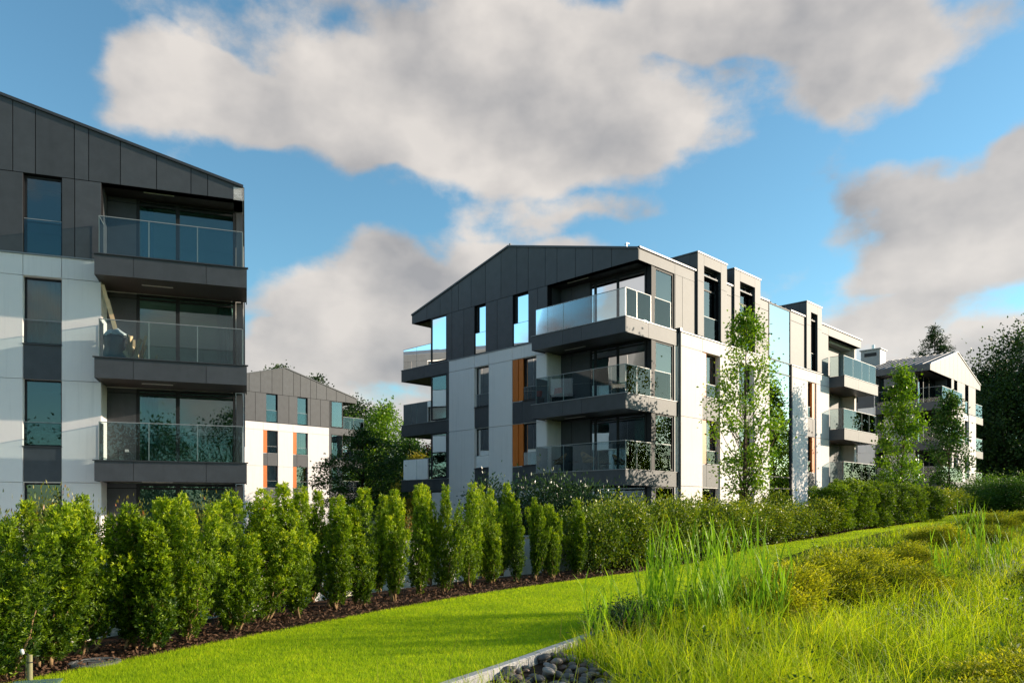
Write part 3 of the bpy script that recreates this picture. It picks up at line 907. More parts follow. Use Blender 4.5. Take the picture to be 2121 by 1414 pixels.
# loggia
AW = GA.back(1.0)
for i, fz in enumerate(FA):
    top = ZBa if i == 3 else FA[i + 1] - .64
    window(AW, .34, 3.38, fz + .03, top, A, k=-.04, fw=.085, mull=(2.15,), trans=(fz + 2.30,), curtain=[None, (2.75, 3.25), (.5, .95), (2.9, 3.25)][i])
    mb = MB(); AW.box(mb, 3.38, 4.35, fz - .3, top, -.3, -.035); mb.build('recess_wall', 'dark_core', A)
    rect(AW, 'dark_panel', A, 3.38, 4.25, fz, fz + 2.3); rect(AW, 'dark_panel', A, 3.38, 4.25, fz + 2.3, top)
    mb = MB(); GA.box(mb, 4.25, 4.29, fz - .5, top, -1.0, -.33); mb.build('return_wall', 'white_render' if i < 3 else 'dark_panel', A)
    mb = MB(); GA.box(mb, .12, .32, fz, top, -1.25, -1.02); mb.build('corner_post', 'dark_panel', A)
    window(RA, 1.30, 4.5, fz + .03, top, A, k=-.06, fw=.07, mull=(2.9,))
for i, fz in enumerate(FA[1:]):
    mb = MB(); GA.box(mb, .0, 4.27, fz - .62, fz - .03, -1.0, .87)
    o = mb.build('balcony', 'soffit', A)
    fascia(GA, [-.02, 1.18, 3.24, 4.30], fz - .64, fz - .03, .9, o)
    RAf = Face(A, (OA[0] + dA[0] * -.02, OA[1] + dA[1] * -.02), (-nA[0], -nA[1]), (-dA[0], -dA[1]))
    fascia(RAf, [-.868, 1.2], fz - .64, fz - .03, .0, o)
    LAf = Face(A, (OA[0] + dA[0] * 4.30, OA[1] + dA[1] * 4.30), (-nA[0], -nA[1]), (dA[0], dA[1]))
    fascia(LAf, [-.868, -.035], fz - .64, fz - .03, .0, o)
    GA.part('edge_flashing', 'dark_flashing', o, (-.06, 4.34, fz - .028, fz, .80, .95))
    glass_run(GA, [.11, 1.44, 2.82, 4.19], fz, fz + 1.14, .80, o)
    glass_run(RAf, [-.76, .95], fz, fz + 1.14, -.13, o)
    glass_run(LAf, [-.76, -.05], fz, fz + 1.14, -.11, o)
    loggia_light(GA, 2.2, 3.1, fz - .622, .1, o)
loggia_light(GA, 2.2, 3.1, ZBa, -.35, A)
for k in (-.55, .3):
    pass
mb = MB(); GA.box(mb, .12, 4.25, ZBa, ZBa + .06, -1.05, -.04); mb.build('soffit', 'soffit', A)
mb = MB(); GA.box(mb, 0, 4.3, -.2, .0, -1.0, .9); mb.build('terrace', 'concrete', A)
roofA = Face(A, (OA[0] + dA[0] * SR, OA[1] + dA[1] * SR), dA, nA)
roof(roofA, S_A, ZEa - .04, ZAa, 24.2, A, seams=False)
floors(GA, .5, 14.8, 24, 1.3, A, FA, ZBa + .05)
mb = MB(); AW.box(mb, 3.37, 3.72, 3.2, 3.3, .0, .0 + .01)
mb = MB(); AW.box(mb, 3.62, 3.72, 3.48, 3.56, .0, .05); mb.build('socket_box', 'white_plastic', A)

# ============================ building behind, between (C)
OC = (-15.26, 74.04)
Cb = empty('apartment_building', (OC[0], OC[1], 0), 'distant sunlit apartment block with pale grey gable and four orange window panels', 'building')
GC = Face(Cb, OC, (-r2, -r2), (r2, -r2))
ZBc, ZEc, ZAc = 12.0, 12.54, 14.52
rakeC = lambda a: ZEc + (ZAc - ZEc) * (1 - abs(a - S_B / 2) / (S_B / 2))
hC = [(0, 1.56, 0, ZBc), (1.56, 2.88, 9.5, ZBc)] + [(a, b, 9.46, ZBc) for a, b in ((5.38, 6.40), (8.40, 9.47))]
wall(GC, 0, S_B, 9.40, ZBc, hC, 'dark_core', Cb, name='upper_wall')
mb = MB(); GC.poly(mb, [(.03, ZBc), (S_B - .03, ZBc), (S_B - .03, ZEc - .06), (S_B / 2, ZAc - .06), (.03, ZEc - .06)], -.32, -.03); mb.build('gable_wall', 'dark_core', Cb)
hC = [(0, 1.56, 0, 99)]
for fz in (3.26, 6.36):
    hC += [(a, b, fz + .32, fz + 2.4) for a, b in ((5.36, 6.88), (8.37, 9.79))] + [(1.56, 2.88, fz, fz + 2.44)]
wall(GC, 0, S_B, 0, 9.40, hC, 'white_render', Cb, name='lower_wall')
gC = .016
rake_panels(GC, [0, 1.25, 2.31, 3.39, 4.44, 5.08, 6.12, 6.81, 7.89, 8.94, 10.02, 11.09, 12.2, 13.2, S_B], ZBc, rakeC, 'dark_panel', Cb, S_B / 2, gap=gC)
for a0, a1 in ((2.88, 4.02), (4.02, 5.08), (5.08, 5.38), (6.40, 7.28), (7.28, 8.40), (9.47, 10.52), (10.52, 11.56), (11.56, 13.4), (13.4, S_B)):
    rect(GC, 'dark_panel', Cb, a0, a1, 9.43, ZBc, gap=gC)
for a, b in ((5.38, 6.40), (8.40, 9.47)): window(GC, a, b, 9.46, ZBc - .02, Cb, guard=1.05)
zc = [.05, 2.5, 5.5, 8.70, 9.40]
for a0, a1 in ((3.12, 5.36), (6.88, 8.37), (9.79, 12.2), (12.2, S_B)): panels(GC, [a0, a1], zc, [], 'white_render', Cb, -.03, .03, 'white_panel')
for a, b in ((5.36, 6.88), (8.37, 9.79)):
    panels(GC, [a, b], [8.70, 9.40], [], 'white_render', Cb, -.03, .03, 'white_panel')
    for fz in (.16, 3.26, 6.36):
        rect(GC, 'orange_panel', Cb, b - .40, b, fz + .32, fz + 2.38, -.16, -.02, 'orange_panel')
        window(GC, a, b - .40, fz + .32, fz + 2.4, Cb, guard=.6, sill='flashing', curtain=(a + .5, a + 1.0) if a > 6 else (a + .15, a + .9))
        for c0, c1 in ((a, b - .40), (b - .40, b)): rect(GC, 'dark_panel', Cb, c0, c1, fz - .82, fz + .30, gap=gC)
for fz in FL:
    zt = ZBc if fz > 9 else fz + 2.44
    window(GC, 1.58, 2.86, fz + .03, zt, Cb, k=-.06, fw=.07, curtain=(2.2, 2.75))
    rect(GC, 'dark_panel', Cb, 2.88, 3.12, fz, zt, gap=gC)
    if fz > 1:
        o = GC.part('balcony', 'soffit', Cb, (-.9, 1.5, fz - .62, fz - .03, -5.2, -.035))
        fascia(GC, [-1.0, 1.2, 3.12], fz - .66, fz - .03, 0.0, o)
        glass_run(GC, [-.85, .35, 1.52], fz, fz + 1.12, -.06, o)
        RCf = Face(Cb, (OC[0] + r2, OC[1] + r2), (-r2, r2), (r2, r2))
        glass_run(RCf, [.1, 2.6, 5.1], fz, fz + 1.12, -.12, o)
RC = Face(Cb, (OC[0] - r2 * 1.56, OC[1] - r2 * 1.56), (-r2, r2), (r2, r2))
wall(RC, .33, 5.3, 0, ZBc, [(.5, 4.8, fz + .05, fz + 2.4) for fz in FL], 'dark_core', Cb, -.3, 0, name='side_wall')
for fz in FL: window(RC, .5, 4.8, fz + .05, fz + 2.4, Cb, k=-.1, mull=(2.6,))
RC2 = Face(Cb, OC, (-r2, r2), (r2, r2))
wall(RC2, 5.3, 24, 0, ZEc - .1, [], 'white_render', Cb, -.3, 0, name='side_wall')
fascia(RC2, [.02, 6, 12, 24], ZBc, ZEc - .06, 0, Cb)
mb = MB(); GC.box(mb, .03, 1.56, ZBc, ZBc + .06, -5.2, -.04); mb.build('soffit', 'soffit', Cb)
mb = MB(); GC.box(mb, .1, S_B, 0, ZEc - .1, -24.3, -24.0); GC.box(mb, S_B - .3, S_B, 0, ZEc - .1, -24, -.33); mb.build('back_wall', 'white_render', Cb)
roof(GC, S_B, ZEc - .04, ZAc, 24.2, Cb)
floors(GC, 1.8, 14.8, 24, .5, Cb, FL, ZBc + .05)
# chimney of C
mb = MB(); GC.box(mb, 9.6, 11.0, 13.6, 15.25, -6.6, -5.0)
ch = mb.build('chimney', 'flashing', Cb)
GC.part('louvre', 'frame', ch, *[(9.7, 10.9, 14.5 + .14 * i, 14.58 + .14 * i, -5.0, -4.96) for i in range(5)])
mb = MB(); mb.tube([GC.pt(10.3, 15.25, -5.8), GC.pt(10.3, 15.75, -5.8)], [.12, .12], 8); mb.build('flue', 'steel', ch)

# ============================ building far right (D)
DZ = .58
kD = 1.054
OD = (1927 - 1060.5) / 1560 * 58.8, 58.8
FD = [z + DZ for z in FL]
S_D = 14.6
ZBd, ZEd, ZAd = ZB + DZ, ZE + DZ + .02, ZA + DZ + .05
D = empty('apartment_building', (OD[0], OD[1], 0), 'far right apartment block with ridged metal roof, sunlit gable and roof ventilation box', 'building')
GD = Face(D, OD, (r2, r2), (r2, -r2))
LD = Face(D, OD, (-r2, r2), (-r2, -r2))
rakeD = lambda a: ZEd + (ZAd - ZEd) * (1 - abs(a - S_D / 2) / (S_D / 2))
lD = FD[3] - .06
hD = [(0, 5.6, 0, ZBd)] + [(a, b, lD + .05, ZBd) for a, b in ((6.3, 7.3), (9.6, 10.7))] + [(13.0, S_D, 0, ZBd)]
wall(GD, 0, S_D, lD, ZBd, hD, 'dark_core', D, name='upper_wall')
mb = MB(); GD.poly(mb, [(.03, ZBd), (S_D - .03, ZBd), (S_D - .03, ZEd - .06), (S_D / 2, ZAd - .06), (.03, ZEd - .06)], -.32, -.03); mb.build('gable_wall', 'dark_core', D)
rake_panels(GD, [0, 1.4, 2.6, 3.8, 5.0, 6.2, 7.4, 8.6, 9.8, 11, 12.2, 13.4, S_D], ZBd, rakeD, 'dark_panel', D, S_D / 2)
for a0, a1 in ((5.6, 6.3), (7.3, 8.4), (8.4, 9.6), (10.7, 11.8), (11.8, 13.0)): rect(GD, 'dark_panel', D, a0, a1, lD + .04, ZBd)
for a, b in ((6.3, 7.3), (9.6, 10.7)): window(GD, a, b, lD + .06, ZBd - .02, D, guard=1.0)
hD = [(0, 5.6, 0, 99), (13.0, S_D, 0, 99)]
for fz in FD[:3]: hD += [(a, b, fz + .42, fz + 2.43) for a, b in ((6.1, 7.4), (9.4, 10.8))]
wall(GD, 0, S_D, 0, lD, hD, 'white_render', D, name='lower_wall')
for a, b in ((6.1, 7.4), (9.4, 10.8)):
    for fz in FD[:3]:
        window(GD, a, b, fz + .42, fz + 2.43, D, guard=.6)
        rect(GD, 'dark_panel', D, a, b, fz - .64, fz + .40)
for a0, a1 in ((5.6, 6.1), (7.4, 9.4), (10.8, 13.0)):
    panels(GD, [a0, a1], [.05] + [z - .66 for z in FD[1:]] + [lD], [], 'white_render', D, -.03, .03, 'white_panel')
# left long side of D
hd = [(0, .95, 0, 99), (.95, 4.1, 0, ZBd)] + [(a, a + 1.3, fz + .42, fz + 2.4) for a in (5.5, 9.6) for fz in FD]
wall(LD, .33, 12, 0, ZEd - .1, hd, 'white_render', D, -.3, -.03, name='side_wall')
fascia(LD, [0, 4, 8, 12], ZBd, ZEd - .06, 0.03, D)
panels(LD, [4.2, 5.5, 6.8, 8.2, 9.6, 10.9, 12], [lD, ZBd], [(5.5, 6.8, 0, 99), (9.6, 10.9, 0, 99)], 'dark_panel', D)
panels(LD, [4.2, 5.5, 6.8, 9.6, 10.9, 12], [.05] + [z - .66 for z in FD[1:]] + [lD], [(5.5, 6.8, 0, 99), (9.6, 10.9, 0, 99)], 'white_render', D, -.03, .02, 'white_panel')
for a in (5.5, 9.6):
    for i, fz in enumerate(FD):
        window(LD, a, a + 1.3, fz + .42, fz + 2.4, D, guard=.6)
        rect(LD, 'dark_panel', D, a, a + 1.3, fz - .64, fz + .40)
# loggia of D in the front left corner
DW = GD.back(1.2); DL = LD.back(.95)
for i, fz in enumerate(FD):
    top = ZBd if i == 3 else FD[i + 1] - .64
    window(DW, 1.0, 5.5, fz + .03, top, D, k=-.04, fw=.08, mull=(2.4, 3.9), curtain=(1.1, 1.5))
    window(DL, 1.3, 4.1, fz + .03, top, D, k=-.04, fw=.08, mull=(2.7,))
    LD.part('return_wall', 'dark_panel', D, (4.1, 4.15, fz, top, -.95, -.02)); GD.part('return_wall', 'dark_panel', D, (5.5, 5.58, fz, top, -1.2, -.33))
    if i:
        mb = MB(); GD.box(mb, .03, 5.58, fz - .62, fz - .03, -4.1, .87); o = mb.build('balcony', 'soffit', D)
        fascia(GD, [0, 1.9, 3.8, 5.6], fz - .66, fz - .03, .9, o)
        fascia(LD, [-.87, 1.5, 4.1], fz - .66, fz - .03, 0.0, o)
        glass_run(GD, [.06, 1.4, 2.8, 4.2, 5.5], fz, fz + 1.12, .82, o)
        glass_run(LD, [-.8, .8, 2.4, 4.0], fz, fz + 1.12, -.08, o)
        mb = MB(); GD.box(mb, 13.05, 15.4, fz - .62, fz - .03, -5, -.035); o = mb.build('balcony', 'soffit', D)
        fascia(GD, [13.0, 15.5], fz - .66, fz - .03, .0, o)
        glass_run(GD, [13.05, 14.2, 15.4], fz, fz + 1.12, -.06, o)
    mb = MB(); GD.box(mb, 12.9, 13.0, fz, top, -5, -.33); mb.build('side_wall', 'dark_core', D)
mb = MB(); GD.box(mb, .03, 5.6, ZBd, ZBd + .06, -4.1, -.04); GD.box(mb, 13, S_D - .03, ZBd, ZBd + .06, -5.0, -.04); mb.build('soffit', 'soffit', D)
mb = MB(); GD.box(mb, .1, S_D, 0, ZEd - .1, -12.3, -12.0); GD.box(mb, S_D - .3, S_D, 0, ZEd - .1, -12, -5); mb.build('back_wall', 'white_render', D)
roof(GD, S_D, ZEd - .04, ZAd, 12.2, D)
floors(GD, .5, 12.8, 12, 4.2, D, FD, ZBd + .05)
# roof ventilation box
mb = MB(); GD.box(mb, 3.7, 5.1, ZEd + .7, ZEd + 2.4, -6.6, -5.0)
ch = mb.build('chimney', 'flashing', D)
GD.part('cap', 'flashing', ch, (3.6, 5.2, ZEd + 2.4, ZEd + 2.48, -6.7, -4.9))
LV = Face(D, (OD[0] + r2 * 3.7, OD[1] + r2 * 3.7), (-r2, r2), (-r2, -r2))
LV.part('louvre', 'frame', ch, (5.3, 6.3, ZEd + 1.85, ZEd + 2.15, 0.0, .03))
mb = MB(); mb.tube([GD.pt(4.4, ZEd + 2.48, -5.8), GD.pt(4.4, ZEd + 2.95, -5.8)], [.14, .14], 8); mb.build('flue', 'steel', ch)

# ------------------------------------------------------------------ vegetation
def join_np(parts):
    Vs, Fs, Ts = [], [], []; b = 0
    for V, F, T in parts:
        Vs.append(V); Fs.append(F + b); Ts.append(T); b += len(V)
    return np.concatenate(Vs), np.concatenate(Fs), np.concatenate(Ts)

def px(u, v):
    """ground point seen at a pixel of the flat near ground"""
    Y = 2496 / (v - 1055); return (u - 1060.5) / 1560 * Y, Y

ORD = ['first', 'second', 'third', 'fourth', 'fifth', 'sixth', 'seventh', 'eighth', 'ninth', 'tenth', 'eleventh', 'twelfth', 'thirteenth', 'fourteenth', 'fifteenth',
       'sixteenth', 'seventeenth', 'eighteenth', 'nineteenth', 'twentieth', 'twenty-first', 'twenty-second', 'twenty-third', 'twenty-fourth']

def yew_meshes(k, tufts=900, needles=11, plumes=5, spread=.16, open_=.0):
    """foliage and stems of one upright yew, 1 m high and about .36 wide before scaling"""
    P = []
    stems = MB()
    for i in range(plumes):
        b = rng.normal(size=2) * .024
        t = rng.normal(size=2) * spread * .85
        if i == 0: t *= .4
        h = 1.0 if i == 0 else rng.uniform(.5, .97)
        P.append((b, t, h, rng.uniform(.065, .115), rng.uniform(.02, .16)))
        pts = [(*(b * (1 - f) + t * f ** .9 + rng.normal(size=2) * .012 * (f > 0)), f * h * .92) for f in np.linspace(0, .5, 7)]
        stems.tube(pts, [.011 * (1 - .8 * f) + .0015 for f in np.linspace(0, 1, 7)], 5)
    pick = rng.choice(plumes, tufts, p=np.array([p[2] * p[3] for p in P]) / sum(p[2] * p[3] for p in P))
    lo = np.array([p[4] for p in P])[pick]
    H = np.array([p[2] for p in P])[pick]
    R = np.array([p[3] for p in P])[pick]
    f = lo + (1 - lo) * rng.uniform(0, 1, tufts) ** .9
    prof = np.clip(np.minimum((f - lo + .05) * 4.5, 1.0), 0, 1) * np.sqrt(np.clip(1.06 - f, 0, 1)) * 1.15
    ang = rng.uniform(0, 2 * np.pi, tufts); rr = R * prof * np.sqrt(rng.uniform(.30, 1.25, tufts))
    ph = rng.uniform(0, 6.28, (plumes, 3))[pick]
    lump = np.sin(11 * f + ph[:, 0] + 2 * ang) * np.sin(3 * ang + ph[:, 1] + 7 * f) + .5 * np.sin(23 * f + ph[:, 2] + ang)
    rr = rr * (1 + .30 * lump)
    keep = (lump > -.5) | (rng.uniform(0, 1, tufts) < .3)
    bx = np.array([p[0] for p in P])[pick]; tx = np.array([p[1] for p in P])[pick]
    axis = bx * (1 - f)[:, None] + tx * (f ** .9)[:, None]
    C = np.c_[axis[:, 0] + rr * np.cos(ang), axis[:, 1] + rr * np.sin(ang), f * H + rng.normal(size=tufts) * .012]
    up = nrm(np.c_[np.cos(ang) * .55, np.sin(ang) * .55, np.full(tufts, .8)] + rng.normal(size=(tufts, 3)) * .28)
    outer = np.clip(rr / np.maximum(R * prof, 1e-4), 0, 1)
    tint = np.clip(.03 + .50 * f * outer + rng.normal(size=tufts) * .22 + .2 * (f > .86), 0, 1)  # lighter towards the top and the outer tufts
    # needles
    C, up, tint = C[keep], up[keep], tint[keep]; tufts = len(C)
    q = rng.uniform(0, 1, (tufts, needles))
    base = C[:, None, :] + up[:, None, :] * (q * .036)[..., None]
    rd = nrm(rng.normal(size=(tufts, needles, 3)))
    dr = nrm(up[:, None, :] * .75 + rd * .75)
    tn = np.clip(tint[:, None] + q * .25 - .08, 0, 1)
    V, F, T = leaves(base.reshape(-1, 3), dr.reshape(-1, 3), rng.uniform(.020, .034, tufts * needles), .0092, tn.ravel(), .1)
    return np_mesh('yew_foliage_%d' % k, V, F, 'yew', T), stems.mesh('yew_stem_%d' % k, 'bark_pale', True)

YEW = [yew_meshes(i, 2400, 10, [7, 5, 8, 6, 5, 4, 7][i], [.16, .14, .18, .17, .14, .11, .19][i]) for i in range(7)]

ri = random.Random(3)
def shrub(name, meshes, loc, sc, rz, label, cat, group):
    o = empty(name, loc, label, cat, group, rz)
    f = link('foliage', meshes[0], o); st = link('stem', meshes[1], o)
    for c in (f, st): c.scale = sc
    if cat == 'shrub' and 'yew_shrub' in name: o.rotation_euler = (ri.uniform(-.07, .07), ri.uniform(-.07, .07), rz)
    return o

# the row of upright yews: base pixel, top pixel row, width
yews = [(4, 1404, 1075, 1.1), (100, 1380, 1048, 1.15), (176, 1352, 1045, 1.0), (262, 1343, 1050, 1.15), (318, 1343, 1035, 1.2), (390, 1325, 1028, 1.05), (480, 1307, 1022, 1.25), (550, 1284, 1018, 1.2),
        (615, 1277, 1005, 1.2), (694, 1260, 1030, 1.15), (748, 1251, 1015, 1.25), (816, 1242, 1020, 1.0), (867, 1230, 1006, 1.1), (920, 1226, 1008, 1.0), (971, 1217, 1004, 1.05),
        (1015, 1207, 1032, 1.1), (1073, 1204, 1046, .85), (1107, 1201, 1034, .8), (1146, 1198, 1048, .85), (1194, 1191, 1038, 1.1)]
special = {0: 'yellow-tinged upright yew at the left edge of the frame, beside the spotlight post', 1: 'upright yew with bare tan stems beside the small wooden spotlight post',
           6: 'dense upright yew with green foliage down to the bark mulch below the left block', 8: 'upright yew with one thin shoot rising above the row, below distant block',
           19: 'last upright yew of the row, next to the glossy rounded shrubs'}
ri = random.Random(3)
for i, (u, v, top, wd) in enumerate(yews):
    x, y = px(u, v)
    h = 1.6 - (top - 1055) / 1560 * y
    w = wd * (1.48 if i < 12 else 1.4)
    lab = special.get(i, '%s upright yew from the left in the row along the lawn' % ORD[i])
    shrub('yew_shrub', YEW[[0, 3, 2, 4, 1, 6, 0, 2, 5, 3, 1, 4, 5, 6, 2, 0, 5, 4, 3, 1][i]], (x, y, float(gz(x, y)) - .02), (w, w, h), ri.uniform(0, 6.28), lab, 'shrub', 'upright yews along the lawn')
# a second, shaded row just behind
back = [(40, 1330, 1040), (130, 1318, 1030), (215, 1312, 1060), (345, 1292, 1040), (440, 1272, 1055), (585, 1252, 1036), (650, 1243, 1020), (780, 1226, 1028), (890, 1208, 1012), (1000, 1196, 1008), (1040, 1190, 1002), (1128, 1184, 1045)]
for i, (u, v, top) in enumerate(back):
    x, y = px(u, v)
    h = 1.6 - (top - 1055) / 1560 * y
    shrub('yew_shrub', YEW[(i * 3 + 1) % 7], (x, y, -.02), (1.45, 1.45, h), ri.uniform(0, 6.28),
          '%s yew from the left in the shaded second row behind the front yews' % ORD[i], 'shrub', 'yews of the second row')

def leafy(name, n, leaf, wid, shape, mat, clusters=46, cl_r=.22, tint_mu=.35, tint_sd=.22, stems=6, bark='bark_dark', upr=.45, top=.35):
    """a rounded shrub (unit box: radius .5, height 1) of leaf clusters on stems"""
    mb = MB(); parts = []
    cc = []
    while len(cc) < clusters:
        p = rng.uniform(-1, 1, 3)
        r = np.linalg.norm(p)
        if r > 1 or r < .35: continue
        q = np.array([p[0] * .42, p[1] * .42, .52 + p[2] * .44])
        if shape == 'dome' : q[2] = abs(p[2]) * .86 + .06
        cc.append(q)
    cc = np.array(cc)
    for i in range(stems):
        t = cc[rng.integers(len(cc))]
        b = rng.normal(size=2) * .05
        mb.tube([(b[0], b[1], 0), (b[0] * .6 + t[0] * .35, b[1] * .6 + t[1] * .35, t[2] * .55), tuple(t)], [.014, .010, .003], 5)
    k = rng.integers(0, clusters, n)
    off = rng.normal(size=(n, 3)) * cl_r * .42
    C = cc[k] + off
    C[:, 2] = np.maximum(C[:, 2], .02)
    ct = rng.normal(size=clusters) * .14
    U = nrm(off * 2.2 / cl_r + np.array([0, 0, upr]) + rng.normal(size=(n, 3)) * .6)
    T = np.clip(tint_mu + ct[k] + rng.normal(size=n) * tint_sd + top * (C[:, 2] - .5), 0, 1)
    V, F, T = leaves(C, U, rng.uniform(.7, 1.25, n) * leaf, rng.uniform(.8, 1.2, n) * wid, T, .2)
    return np_mesh(name, V, F, mat, T), mb.mesh(name + '_stem', bark, True)

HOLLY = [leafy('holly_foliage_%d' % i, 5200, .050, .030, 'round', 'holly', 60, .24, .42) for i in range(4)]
LAUREL = [leafy('laurel_foliage_%d' % i, 4200, .050, .024, 'round', 'laurel', 50, .25, .40) for i in range(3)]
LAURELB = [leafy('laurel_bright_%d' % i, 5200, .052, .020, 'round', 'mid_leaf', 56, .24, .45) for i in range(2)]
RED = [leafy('red_foliage_%d' % i, 3600, .046, .020, 'round', 'redtip', 34, .24, .30, .26, top=.5) for i in range(3)]
def box_yew(k, tufts=4200, needles=9):
    """a clipped yew: tufts through a rounded block, .8 wide and 1 m high before scaling"""
    p = rng.uniform(-1, 1, (tufts * 3, 3))
    q = (np.abs(p) ** 4).sum(1) ** .25
    lump = .88 + .10 * np.sin(p[:, 0] * 5 + k) * np.sin(p[:, 2] * 6 + 2 * k) + .06 * np.sin(p[:, 1] * 9 + p[:, 2] * 7)
    ok = (q < lump) & (q > .55 + .3 * rng.uniform(0, 1, len(q)) ** 2 * 0)
    p = p[ok][:tufts]; tufts = len(p); q = q[ok][:tufts]
    C = p * np.array([.42, .42, .5]) + np.array([0, 0, .5])
    up = nrm(p * np.array([.7, .7, .3]) + np.array([0, 0, .6]) + rng.normal(size=(tufts, 3)) * .3)
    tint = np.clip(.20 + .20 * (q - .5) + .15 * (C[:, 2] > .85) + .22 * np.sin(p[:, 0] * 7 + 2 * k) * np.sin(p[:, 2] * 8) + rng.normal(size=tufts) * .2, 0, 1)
    u = rng.uniform(0, 1, (tufts, needles))
    base = C[:, None, :] + up[:, None, :] * (u * .036)[..., None]
    dr = nrm(up[:, None, :] * .75 + nrm(rng.normal(size=(tufts, needles, 3))) * .75)
    V, F, T = leaves(base.reshape(-1, 3), dr.reshape(-1, 3), rng.uniform(.024, .040, tufts * needles), .0115, np.clip(tint[:, None] + u * .2 - .08, 0, 1).ravel(), .1)
    st = MB()
    for i in range(4):
        b = rng.normal(size=2) * .1
        st.tube([(b[0], b[1], 0), (b[0] * 1.3, b[1] * 1.3, .4), (b[0] * 1.5, b[1] * 1.5, .85)], [.014, .010, .004], 5)
    return np_mesh('box_yew_%d' % k, V, F, 'yew', T), st.mesh('box_yew_stem_%d' % k, 'bark_dark', True)
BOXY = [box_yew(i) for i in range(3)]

# glossy shrubs after the yews
gl = [(1240, 1186, 1050, 1.25), (1300, 1178, 1036, 1.35), (1352, 1170, 1042, 1.3), (1402, 1163, 1030, 1.4), (1452, 1156, 1046, 1.4), (1500, 1148, 1040, 1.4), (1552, 1136, 1046, 1.5), (1600, 1128, 1044, 1.5), (1650, 1119, 1040, 1.6), (1700, 1112, 1034, 1.6)]
def on_hedge(u):
    """point of the hedge line seen in that column"""
    k = (u - 1060.5) / 1560
    d = HH[:, 0] - k * HH[:, 1]
    i = int(np.argmin(np.abs(d))); return float(HH[i, 0]), float(HH[i, 1])
for i, (u, v, top, w) in enumerate(gl):
    x, y = on_hedge(u)
    g = float(gz(x, y))
    h = 1.6 - (top - 1055) / 1560 * y - g
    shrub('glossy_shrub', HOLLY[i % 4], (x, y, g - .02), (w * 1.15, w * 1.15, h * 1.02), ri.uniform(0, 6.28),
          ['glossy rounded shrub touching the last upright yew', 'second glossy rounded shrub after the yews', 'third glossy rounded shrub after the yews', 'fourth glossy rounded shrub after the yews, below the corner balconies',
           'fifth glossy rounded shrub after the yews', 'glossy shrub just left of the slim street tree trunk', 'glossy shrub below the slim tree in front of the centre block', 'glossy shrub just right of the slim tree below the stair glazing',
           'glossy shrub below the right end of the centre block', 'last glossy shrub before the clipped dark yew hedge'][i], 'shrub', 'glossy hedge shrubs along the lawn')
# fill-in row behind the glossy shrubs
for i, u in enumerate((1270, 1330, 1385, 1440, 1490, 1545, 1610, 1670)):
    x, y = on_hedge(u); x -= .75; y += .75
    g = float(gz(x, y))
    shrub('glossy_shrub', HOLLY[(i + 2) % 4], (x, y, g - .02), (1.7, 1.7, 1.75 - g * .2 + .12 * math.sin(i * 2.1)), ri.uniform(0, 6.28), '%s glossy shrub from the left in the row behind the front glossy shrubs' % ORD[i], 'shrub', 'glossy shrubs of the back row')
# clipped yew hedge
for i, (u, top, w) in enumerate(((1722, 1000, 2.1), (1760, 992, 2.3), (1800, 994, 2.4), (1838, 998, 2.5), (1874, 1001, 2.5), (1908, 1006, 2.5))):
    x, y = on_hedge(u); g = float(gz(x, y))
    h = 1.6 - (top - 1055) / 1560 * y - g
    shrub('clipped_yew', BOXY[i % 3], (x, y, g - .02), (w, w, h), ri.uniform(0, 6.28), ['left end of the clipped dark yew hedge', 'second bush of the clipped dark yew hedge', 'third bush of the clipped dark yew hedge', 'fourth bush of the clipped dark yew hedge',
          'fifth bush of the clipped dark yew hedge, before the slim tree', 'right end of the clipped dark yew hedge'][i], 'shrub', 'clipped yew hedge')
# pale glossy shrubs beyond
for i, (u, top) in enumerate(((1935, 1012), (1962, 1016), (1988, 1020))):
    x, y = on_hedge(u); g = float(gz(x, y)); h = 1.6 - (top - 1055) / 1560 * y - g
    shrub('glossy_shrub', HOLLY[i], (x, y, g - .02), (2.3, 2.3, h * 1.05), ri.uniform(0, 6.28), ['pale glossy shrub right of the clipped yew hedge', 'middle pale glossy shrub near the lawn end', 'pale glossy shrub at the far end of the lawn'][i], 'shrub', 'pale glossy shrubs at the lawn end')
# leafy shrubs closing the lawn at the right
for i, (u, Y, top, w) in enumerate(((2018, 45, 1004, 3.0), (2050, 46.5, 990, 3.2), (2085, 45, 998, 3.2), (2118, 44, 985, 3.2), (2040, 50, 985, 3.4), (2150, 46, 985, 3.4))):
    x = (u - 1060.5) / 1560 * Y; g = float(gz(x, Y)); h = 1.6 - (top - 1055) / 1560 * Y - g
    shrub('laurel_shrub', LAURELB[i % 2], (x, Y, g - .03), (w, w, h), ri.uniform(0, 6.28), ['broad green shrub at the left of the group closing the lawn', 'second broad green shrub of the group closing the lawn', 'third broad green shrub of the group closing the lawn',
          'broad green shrub at the right edge beyond the lawn', 'broad green shrub behind the group closing the lawn, under dark trees', 'green shrub half outside the right edge of the frame'][i], 'shrub', 'broad shrubs closing the lawn')
# dark laurels below the centre block
for i, (u, Y, top, w) in enumerate(((1003, 25.5, 1000, 1.9), (1052, 25.0, 998, 1.9), (1100, 25.4, 990, 2.0), (1150, 25.0, 992, 2.0), (1198, 24.6, 996, 2.0), (1240, 24.4, 1006, 1.8), (1275, 24.6, 1025, 1.6))):
    x = (u - 1060.5) / 1560 * Y; h = 1.6 - (top - 1055) / 1560 * Y
    shrub('laurel_shrub', LAUREL[i % 3], (x, Y, -.05), (w, w, h), ri.uniform(0, 6.28), '%s dark laurel from the left below the front balconies of the centre block' % ORD[i], 'shrub', 'dark laurels below the centre block')
